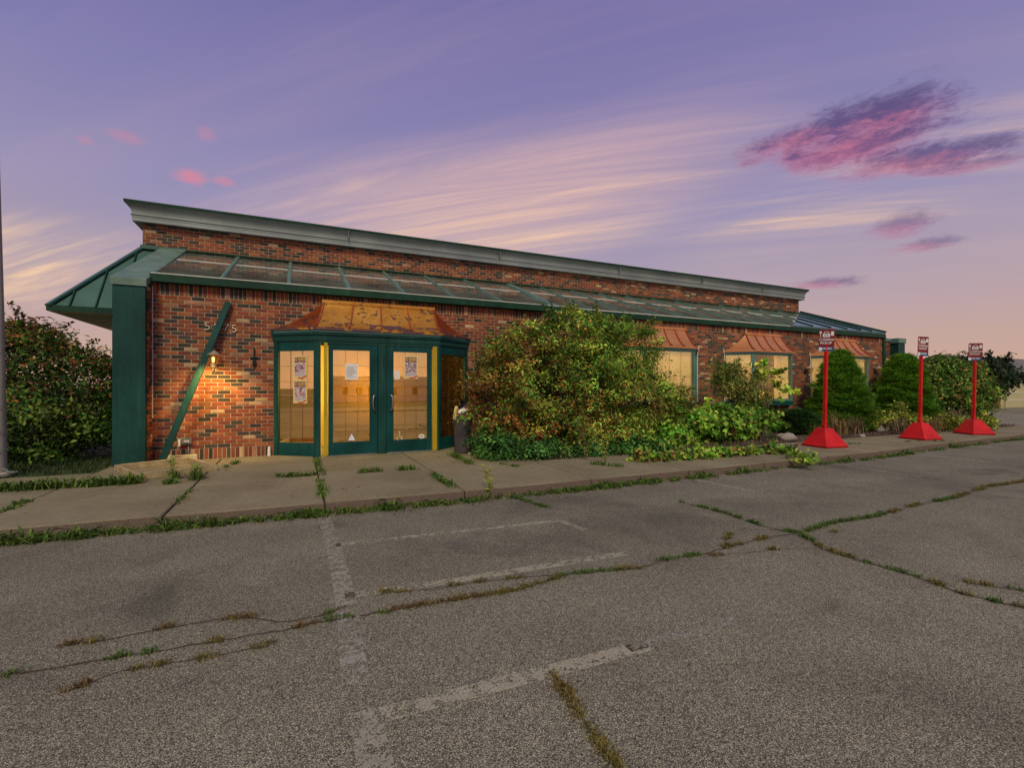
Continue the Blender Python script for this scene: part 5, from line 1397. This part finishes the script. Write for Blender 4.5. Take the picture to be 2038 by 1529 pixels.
lob = [lobe(1465, 765, 8.85, .50, .40, .45), lobe(1440, 740, 8.95, .35, .3, .30), lobe(1495, 790, 8.75, .45, .35, .35)]
shrub('olive_shrub', 'olive green upright shrub half covering the left pane of the middle bay window', 'shrub', Vector((gX(1465, 8.9), 8.9, .15)), lob, 150, 34, .085, .36,
      patchcol([(.07, .11, .02), (.11, .14, .03), (.045, .075, .016), (.17, .17, .04)], [3, 2, 2, 1.4], [(.22, .14, .05)], .10), 47, 14, .02, csize=.12, shell=.4, sprigs=22, sprig_len=.3)
def flat(px, py, rx, ry, rz): p = onZ(px, py, .17); return (p.x, p.y, p.z, rx, ry, rz)
lob = [flat(1300, 912, .5, .22, .10), flat(1380, 908, .6, .22, .11), flat(1450, 903, .6, .25, .12), flat(1520, 898, .55, .22, .10), flat(1565, 900, .35, .16, .06), flat(1592, 908, .16, .26, .05), flat(1605, 915, .07, .16, .04)]
shrub('trailing_vine', 'yellow-green vine runners creeping over the sidewalk left of the nearest sign', 'vine', onZ(1450, 895, .13), lob, 190, 9, .085, .85,
      patchcol(VG, [2, 3, 1.5, 3, 2], [(.22, .12, .04), (.14, .06, .03)], .12), 52, 8, .006, csize=.06, shell=.2, sprigs=10, zmin=.14, tilt=.8, sprig_len=.2)
# rusty fine shrub under the first bay
lob = [lobe(1345, 800, 8.7, .55, .4, .40), lobe(1310, 830, 8.5, .5, .4, .35)]
shrub('rust_shrub', 'fine rust and olive twiggy shrub below the first bay window', 'shrub', Vector((gX(1335, 8.7), 8.7, .15)), lob, 110, 34, .070, .30,
      patchcol([(.10, .10, .022), (.06, .08, .018), (.14, .11, .03)], [2, 2, 1], [(.20, .10, .03)], .28), 48, 12, .014, csize=.12, shell=.4, sprigs=24, sprig_len=.3)
# big shrub at the far right
lob = [lobe(1895, 770, 9.0, 1.3, .60, .95), lobe(1935, 790, 8.7, 1.0, .50, .75), lobe(1865, 742, 9.2, .9, .55, .55), lobe(1955, 775, 8.8, .5, .35, .45), lobe(1850, 790, 9.2, .8, .55, .8), lobe(1920, 745, 9.0, .8, .45, .5)]
shrub('viburnum_shrub', 'large green shrub with tan patches behind the farthest pickup sign', 'bush', Vector((20.6, 8.9, .12)), lob, 460, 44, .115, .48,
      patchcol([(.040, .085, .014), (.065, .115, .02), (.022, .050, .010), (.10, .15, .025)], [3, 2.5, 2.5, 1.2], [(.20, .12, .04), (.15, .08, .03)], .14), 51, 18, .04, csize=.17, shell=.6, sprigs=50, sprig_len=.45)
# needles: conical spruces and the dark mugo pine
def conifer(name, label, base, H, Rb, n, col, seed, shape=.8):
    r = np.random.default_rng(seed)
    t = thing(name, label, 'conifer', base)
    nb = int(n / 16); u = r.random(nb) ** 1.35
    an = r.uniform(0, 2 * np.pi, nb)
    # branch pads laid in shingled layers
    prof = (1 - u) ** shape * (1 - .18 * (u < .08)); rad = Rb * prof * (1 + .10 * np.sin(an * 3 + u * 25) + r.normal(0, .05, nb)) + .04
    sk = (u * 8.5 + .5 * np.sin(an * 2.0) + .25 * np.sin(an * 5 + 1)) % 1.0        # overlapping skirts of branches
    rad = rad * (1.06 - .24 * sk)
    cen = np.c_[np.cos(an) * rad, np.sin(an) * rad, u * H + .05] 
    out = np.c_[np.cos(an), np.sin(an), np.full(nb, .25)]
    P = np.repeat(cen, 16, 0); O = np.repeat(out, 16, 0); k = len(P)
    side = np.c_[-O[:, 1], O[:, 0], np.zeros(k)]
    a = r.uniform(-.11, .11, k); d = r.uniform(-.16, .05, k)
    P = P + side * a[:, None] + O * d[:, None] + np.c_[np.zeros((k, 2)), -.9 * a ** 2 * 6 * .3 + r.normal(0, .018, k)]
    dirn = unit(O * .8 + side * (a * 6)[:, None] + np.c_[r.normal(0, .25, (k, 2)), r.uniform(-.15, .45, k)])
    w = .016; ln = r.uniform(.06, .12, k)[:, None]; s2 = unit(np.cross(dirn, np.c_[np.zeros((k, 2)), np.ones(k)] + r.normal(0, .2, (k, 3))))
    V = np.stack([P - s2 * w, P + s2 * w, P + dirn * ln], 1) + np.array(base)
    shade = np.repeat(r.uniform(.6, 1.3, nb), 16)
    C = pal(col, [1] * len(col), k, r) * shade[:, None]
    Q = np.arange(k * 3).reshape(-1, 3)
    mesh_np('needles', V.reshape(-1, 3), Q, np.repeat(C, 3, 0), 'leaf', t)
    b = MB(); b.tube([tuple(base), (base[0], base[1], base[2] + H * .5), (base[0], base[1], base[2] + H * .93)], [.06, .045, .012], 8); b.build('trunk', 'bark', t, smooth=True)
    # inner mass of older twigs that keeps the cone closed
    m = MB()
    for i in range(260):
        uu = r.random() ** 1.2; aa = r.uniform(0, 6.283); q = Rb * (1 - uu) ** shape * .9
        p0 = Vector((base[0], base[1], base[2] + uu * H * .9 + .02)); p1 = p0 + Vector((math.cos(aa) * q, math.sin(aa) * q, .05))
        m.tube([p0, p1], [.010, .004], 4)
    m.build('branches', 'bark', t, nonorm=True)
    return t
SPR = [(.065, .165, .018), (.10, .21, .024), (.045, .115, .016), (.16, .26, .03)]
bx = gX(1668, 9.0); conifer('spruce', 'conical dwarf spruce behind the nearest pickup sign', Vector((bx, 8.95, .16)), 2.36, .92, 62000, SPR, 61, .56)
bx = gX(1797, 9.1); conifer('spruce', 'rounded conical spruce at the far corner of the building', Vector((bx, 9.1, .16)), 2.36, .90, 62000, SPR, 62, .44)
bx = gX(1590, 8.6); conifer('mugo_pine', 'low dark green mugo pine between the stone and the middle bay window', Vector((bx, 8.65, .14)), .62, .62, 9000, [(.02, .055, .016), (.032, .075, .02)], 63, .35)
# dark tree far right
lob = [lobe(1955, 738, 15, 1.6, 1.2, .9), lobe(1990, 752, 15, 1.3, 1.0, .6), lobe(1930, 725, 15, 1.2, 1.0, .6)]
shrub('dark_tree', 'dark tree far behind the right shrub beside the garage', 'tree', Vector((gX(1960, 15), 15, 0)), lob, 200, 30, .22, .6,
      patchcol([(.012, .022, .012), (.02, .032, .016)], [1, 1], [(.03, .04, .02)], .1), 71, 14, .07, csize=.3, shell=.4, sprigs=40, sprig_len=.7)

# perennials and dry grasses in the bed
def grassclump(name, label, px, py, h, n, cols, seed, spread=.12, lean=.55, wid=.012):
    p = onZ(px, py, .15); V, Q, C = blades([p] * 6, n // 6, h, wid, spread, cols, lean, seed)
    mesh_np(name, V, Q, C, 'grass', None, origin=p, label=label, cat='grass clump')
TAN = [(.30, .19, .085), (.24, .15, .06), (.36, .25, .12), (.18, .13, .05)]; YG = [(.17, .19, .035), (.12, .15, .03), (.24, .22, .05)]
BRN = [(.20, .13, .075), (.15, .10, .055), (.25, .17, .10)]
for i, (px, py, h, cols, lab) in enumerate([(1668, 866, .55, TAN, 'tan dry grass clump right of the nearest pickup sign'), (1655, 862, .6, YG, 'yellow-green grass clump behind the nearest pickup sign post'),
        (1625, 868, .5, YG, 'thin grass clump left of the nearest pickup sign post'), (1700, 864, .5, BRN, 'brown dry grass clump between the first two pickup signs'),
        (1880, 856, .62, BRN, 'brown feathery grass right of the middle pickup sign'), (1905, 852, .6, BRN, 'brown feathery grass left of the farthest pickup sign'), (1790, 862, .55, BRN, 'brown grass left of the middle pickup sign base'),
        (1925, 850, .5, YG, 'greenish grass clump against the farthest pickup sign'), (1855, 860, .62, TAN, 'pale curved grass just right of the middle pickup sign post')]):
    grassclump('dry_grass', lab, px, py, h, 150, cols, 80 + i)
for i, (px, py, h, lab) in enumerate([(1735, 835, .55, 'yellow-green leafy perennial below the first spruce'), (1762, 842, .5, 'leafy perennial left of the second spruce foot'), (1790, 800, .75, 'tall yellowing perennial in front of the second spruce'),
        (1700, 852, .30, 'low lime perennial by the sidewalk edge between signs'), (1840, 850, .35, 'low green perennial behind the middle pickup sign'), (1960, 842, .45, 'leafy weed at the foot of the far right shrub'), (1715, 846, .42, 'yellowing broad-leaved weed right of the tan dry grass'), (1812, 852, .4, 'tangled green weed left of the middle pickup sign post'), (1890, 848, .42, 'olive weed between the middle and farthest pickup signs')]):
    p = onZ(px, 862, .15); p = Vector((gX(px, p.y + .35), p.y + .35, .15))
    shrub('perennial', lab, 'plant', p, [(p.x, p.y, .15 + h * .6, .34, .25, h * .5)], 48, 20, .08, .5, patchcol([(.10, .145, .02), (.17, .19, .03), (.06, .095, .016)], [1, 1.4, 1], [(.26, .20, .05)], .15), 90 + i, 9, .007, csize=.08, shell=.3, sprigs=8, sprig_len=.2)
# stones in the bed
for px, py, r_, lab in ((1584, 871, .19, 'rounded grey stone at the bed edge left of the nearest sign'), (1768, 853, .2, 'tan stone half hidden in weeds between the signs'), (1560, 868, .09, 'small stone left of the rounded grey stone'), (1722, 868, .07, 'little pale stone on the mulch between the signs')):
    p = onZ(px, py + r_ * 40, .13); lump((p.x, p.y + r_, .13 + r_ * .42), r_, int(px), 3, .16, (1.25, .9, .68)).build('stone', 'rock', None, smooth=True, origin=(p.x, p.y + r_, .13), label=lab, cat='stone')

# ------------------------------------------------------------------ weeds
WEED = [(.085, .17, .022), (.12, .21, .03), (.055, .12, .02), (.17, .23, .04)]
parts = []; r = np.random.default_rng(8)
def along(pts, n): 
    pts = [Vector(p) for p in pts]; out = []
    for _ in range(n):
        i = r.integers(0, len(pts) - 1); out.append(tuple(pts[i].lerp(pts[i + 1], r.random())))
    return out
# kerb foot: dense at the left, patchy to the right
kp = []; tall = []; X = -6.6
while X < 18.6:
    lush = (1.0 if X < 4.8 else .55) * (.55 + .45 * math.sin(X * 1.7 + 1) * math.sin(X * .63))
    n_ = max(1, int(r.poisson(1 + 7 * lush)))
    for _ in range(n_): kp.append((X + r.normal(0, .07), kerbY(X) - .05 + r.normal(0, .035), .0))
    if r.random() < .55 * lush: tall += [(X + r.normal(0, .05), kerbY(X) - .05 + r.normal(0, .03), .0) for _ in range(2)]
    X += r.uniform(.06, .22) * (1 if X < 4.8 else 1.9)
parts.append(blades(kp, 14, .085, .013, .034, WEED, 1.45, 100))
parts.append(blades(tall, 22, .15, .015, .045, WEED, 1.2, 101))
dry = [kp[i] for i in r.choice(len(kp), 60, replace=False)]
parts.append(blades([(a, c - .03, .0) for a, c, _ in dry], 8, .09, .006, .05, RUST, 1.6, 102))
V, Q, C = merge(parts); mesh_np('kerb_weeds', V, Q, C, 'grass', None, label='weeds growing all along the foot of the kerb', cat='weeds', kind='stuff')
parts = []
parts.append(blades(along([onZ(0, 978, SW), onZ(120, 971, SW), onZ(200, 967, SW), onZ(268, 963, SW)], 60), 16, .15, .018, .05, WEED, 1.0, 103))
for a, n, h in ((((316, 965), (350, 963)), 7, .11), (((340, 955), (352, 950)), 4, .2), (((385, 957), (398, 953)), 7, .19), (((550, 950), (640, 946)), 10, .08), (((575, 950), (612, 948)), 10, .09), (((715, 941), (760, 938)), 12, .10), (((795, 936), (825, 935)), 10, .10), (((630, 914), (640, 945)), 16, .08),
                (((636, 955), (643, 992)), 14, .07), (((345, 1010), (380, 975)), 8, .05), (((860, 945), (905, 975)), 22, .09), (((895, 905), (940, 925)), 24, .10), (((440, 935), (478, 920)), 8, .08), (((25, 1008), (60, 998)), 8, .06), (((1000, 925), (1030, 930)), 6, .06), (((0, 1020), (30, 1010)), 6, .05),
                (((1180, 925), (1240, 930)), 10, .09), (((1660, 884), (1720, 884)), 5, .06), (((1800, 880), (1900, 878)), 6, .05), (((1900, 846), (1990, 842)), 20, .09)):
    parts.append(blades(along([onZ(*a[0], SW), onZ(*a[1], SW)], n), 16, h, .011, .03, WEED, 1.05, 110 + len(parts)))
V, Q, C = merge(parts); mesh_np('joint_weeds', V, Q, C, 'grass', walk, kind='stuff')
gp = np.c_[r.uniform(-9, -2.8, 1700), r.uniform(9.25, 11.2, 1700), np.full(1700, .115)]
V, Q, C = blades(gp, 7, .10, .008, .03, [(.03, .06, .014), (.05, .085, .02), (.02, .045, .012)], .9, 140); mesh_np('lawn_grass', V, Q, C, 'grass', None, label='dark uncut grass under the left bush', cat='grass', kind='stuff')
# taller single weeds
def stalk(name, label, px, py, h, seed, cols, z=SW):
    p = onZ(px, py, z); r = np.random.default_rng(seed); t = thing(name, label, 'weed', p)
    b = MB(); P = []; 
    for k in range(3):
        d = Vector((r.normal(0, .12), r.normal(0, .12), 1)); b.tube([p, p + d * h * .5, p + d * h * r.uniform(.7, 1)], [.004, .003, .0015], 5)
        for u in np.linspace(.12, 1, 26): P.append(np.array(p + d * h * u * .95))
    b.build('stem', 'bark', t)
    P = np.array(P) + r.normal(0, .018, (len(P), 3)); C = pal(cols, [1] * len(cols), len(P), r)
    V, Q, C = leaves(P, np.repeat([[0, 0, 1.0]], len(P), 0), .062, .26, C, r, tilt=.5, droop=.3); mesh_np('leaves', V, Q, C, 'leaf', t)
stalk('goldenrod', 'upright yellow-green weed stalk at the kerb edge', 975, 990, .42, 1, [(.22, .24, .03), (.16, .20, .03)], .02)
stalk('goldenrod', 'yellowish weed standing before the groundcover by the sidewalk', 1205, 925, .55, 2, [(.24, .24, .035), (.14, .19, .03), (.34, .24, .05)])
stalk('goldenrod', 'fern-like weed rising through the groundcover', 1165, 915, .7, 3, [(.08, .14, .025), (.22, .17, .04)])
stalk('seedling', 'tall bright weed inside the corner of the timber frame', 343, 957, .34, 4, WEED)
stalk('seedling', 'bushy bright weed beside the timber frame', 390, 956, .24, 5, WEED)
# fallen leaves on the walk
r = np.random.default_rng(77); P = []
for _ in range(260):
    px, py = r.uniform(900, 1500), 0; X = r.uniform(3.2, 9.5); P.append((X, r.uniform(7.3, 7.75) - (r.random() < .25) * r.uniform(0, 1.2), SW + .006))
for _ in range(60): P.append((r.uniform(-4, 3), r.uniform(6, 9.3), SW + .006))
for _ in range(60): X = r.uniform(-4, 9); P.append((X, kerbY(X) - r.uniform(.03, .4), .006))
P = np.array(P); V, Q, C = leaves(P, np.repeat([[0, 0, 1.0]], len(P), 0), .045, .5, pal([(.15, .07, .035), (.22, .12, .05), (.10, .05, .03)], [1, 1, 1], len(P), r), r, tilt=.2, droop=.0)
mesh_np('fallen_leaves', V, Q, C, 'leaf', None, label='dry brown leaves scattered on the sidewalk and kerb', cat='leaf litter', kind='stuff')

# ================================================================== FAR THINGS
def house(name, label, x0, x1, yf, depth, hw, hr, mw, mr, face=-1, doors=(), wins=(), gar=(), z=0.0):
    """gable house with its ridge along X, front at y=yf looking towards face*Y"""
    t = thing(name, label, 'building', ((x0 + x1) / 2, yf, 0)); yb = yf - face * depth; ya, yz = min(yf, yb), max(yf, yb); ym = (ya + yz) / 2
    b = MB(); b.box(x0, x1, ya, yz, -.06, hw); b.add([(x0, ya, hw), (x0, yz, hw), (x0, ym, hr - .1), (x1, ya, hw), (x1, yz, hw), (x1, ym, hr - .1)], [(0, 1, 2), (5, 4, 3)]); b.build('wall', mw, t)
    b = MB(); o = .35; th = .12; sl = (hr - hw) / (ym - ya)
    for sy in (ya - o, yz + o):
        ze = hw - o * sl; b.hexa([(x0 - o, sy, ze), (x1 + o, sy, ze), (x1 + o, ym, hr), (x0 - o, ym, hr), (x0 - o, sy, ze + th), (x1 + o, sy, ze + th), (x1 + o, ym, hr + th), (x0 - o, ym, hr + th)])
    rf = b.build('roof', mr, t)
    b = MB()
    b.box(x0 - o, x1 + o, yf + face * .36 - .02, yf + face * .36 + .02, hw - o * sl - .12, hw - o * sl + .10); b.build('eave_board', 'white', rf)
    for a, c in gar:
        b = MB(); b.box(a, c, yf + face * .03 - .03, yf + face * .03 + .03, -.05, 2.15); g_ = b.build('garage_door', 'tan', t)
        for k in range(1, 4): b = MB(); b.box(a + .02, c - .02, yf + face * .07 - .012, yf + face * .07 + .012, k * .54 - .02, k * .54 + .02); b.build('door_rib', 'white', g_)
        b = MB(); b.box(a - .1, a, yf + face * .05 - .05, yf + face * .05 + .05, -.05, 2.25); b.box(c, c + .1, yf + face * .05 - .05, yf + face * .05 + .05, -.05, 2.25); b.box(a - .1, c + .1, yf + face * .05 - .05, yf + face * .05 + .05, 2.151, 2.25); b.build('door_trim', 'tan', g_)
    for a, c, z0, z1 in wins:
        b = MB(); b.box(a, c, yf + face * .02 - .03, yf + face * .02 + .03, z0, z1); w_ = b.build('window', 'white', t)
        b = MB(); b.box(a + .08, c - .08, yf + face * .06 - .01, yf + face * .06 + .01, z0 + .08, z1 - .08); b.build('pane', 'interiordark', w_)
    for a, c in doors:
        b = MB(); b.box(a, c, yf + face * .02 - .03, yf + face * .02 + .03, 0, 2.05); b.build('house_door', 'signred', t)
    t.location.z = z; return t
gp = onZ(2005, 812, -.02)
gh = house('garage', 'beige garage with grey shingle roof at the far right edge', gX(1988, gp.y), gX(1988, gp.y) + 14, gp.y, 7, 2.55, 3.9, 'tan', 'shingle', -1, gar=((gX(1999, gp.y), gX(1999, gp.y) + 5.2), (gX(1999, gp.y) + 6.4, gX(1999, gp.y) + 11.5)))
b = MB(); x0 = gX(1976, gp.y - .6); b.box(x0, x0 + .55, gp.y - .8, gp.y - .3, 0, 1.1); b.box(x0 - .04, x0 + .59, gp.y - .84, gp.y - .26, 1.1, 1.18)
b.build('brick_pier', 'orangebrick', None, origin=(x0 + .27, gp.y - .55, 0), label='short orange brick pier left of the beige garage', cat='pier')
# across the road, behind the camera: what the entrance glass reflects
house('house', 'pale house across the road reflected in the left door', -16, -3, -44, 9, 2.4, 3.5, 'tan', 'shingle', 1, ((-10, -9),), ((-14.5, -13.6, .9, 2.1), (-12.4, -11.5, .9, 2.1), (-7.5, -6.6, .9, 2.1), (-5.4, -4.5, .9, 2.1)), z=-.52)
house('house', 'grey house across the road reflected in the right door', 4, 18, -48, 9, 2.4, 3.5, 'soffit', 'shingle', 1, ((9, 10),), ((5.5, 6.4, .9, 2.1), (7.3, 8.2, .9, 2.1), (12, 12.9, .9, 2.1), (15, 15.9, .9, 2.1)), z=-.52)
house('house', 'beige house farther along the road behind the camera', -40, -26, -46, 9, 2.4, 3.5, 'paper', 'shingle', 1, (), ((-36, -33, 1, 2.3),), z=-.52)
house('house', 'long low house along the road behind the camera', 26, 46, -50, 9, 2.4, 3.5, 'soffit', 'shingle', 1, (), ((30, 33, 1, 2.3), (38, 41, 1, 2.3)), z=-.52)
for i, (x, y, s, lab) in enumerate(((-20, -32, 1.0, 'leafy tree across the road left of the pale house'), (0.5, -34, .8, 'leafy tree across the road between two houses'), (22, -33, 1.1, 'leafy tree across the road right of the grey house'))):
    shrub('street_tree', lab, 'tree', Vector((x, y, -.55)), [(x, y, 4.2 * s - .8, 2.4 * s, 2.4 * s, 2.0 * s), (x + 1, y, 3.4 * s - .8, 1.8 * s, 1.8 * s, 1.4 * s), (x - 1, y, 5 * s - .8, 1.5 * s, 1.5 * s, 1.3 * s)], 130, 26, .35, .6,
          patchcol([(.03, .06, .015), (.05, .085, .02)], [1, 1], [(.08, .10, .03)], .1), 150 + i, 14, .14, csize=.4, shell=.4, sprigs=10, sprig_len=.7, zmin=-.3)
print('objects', len(bpy.data.objects))
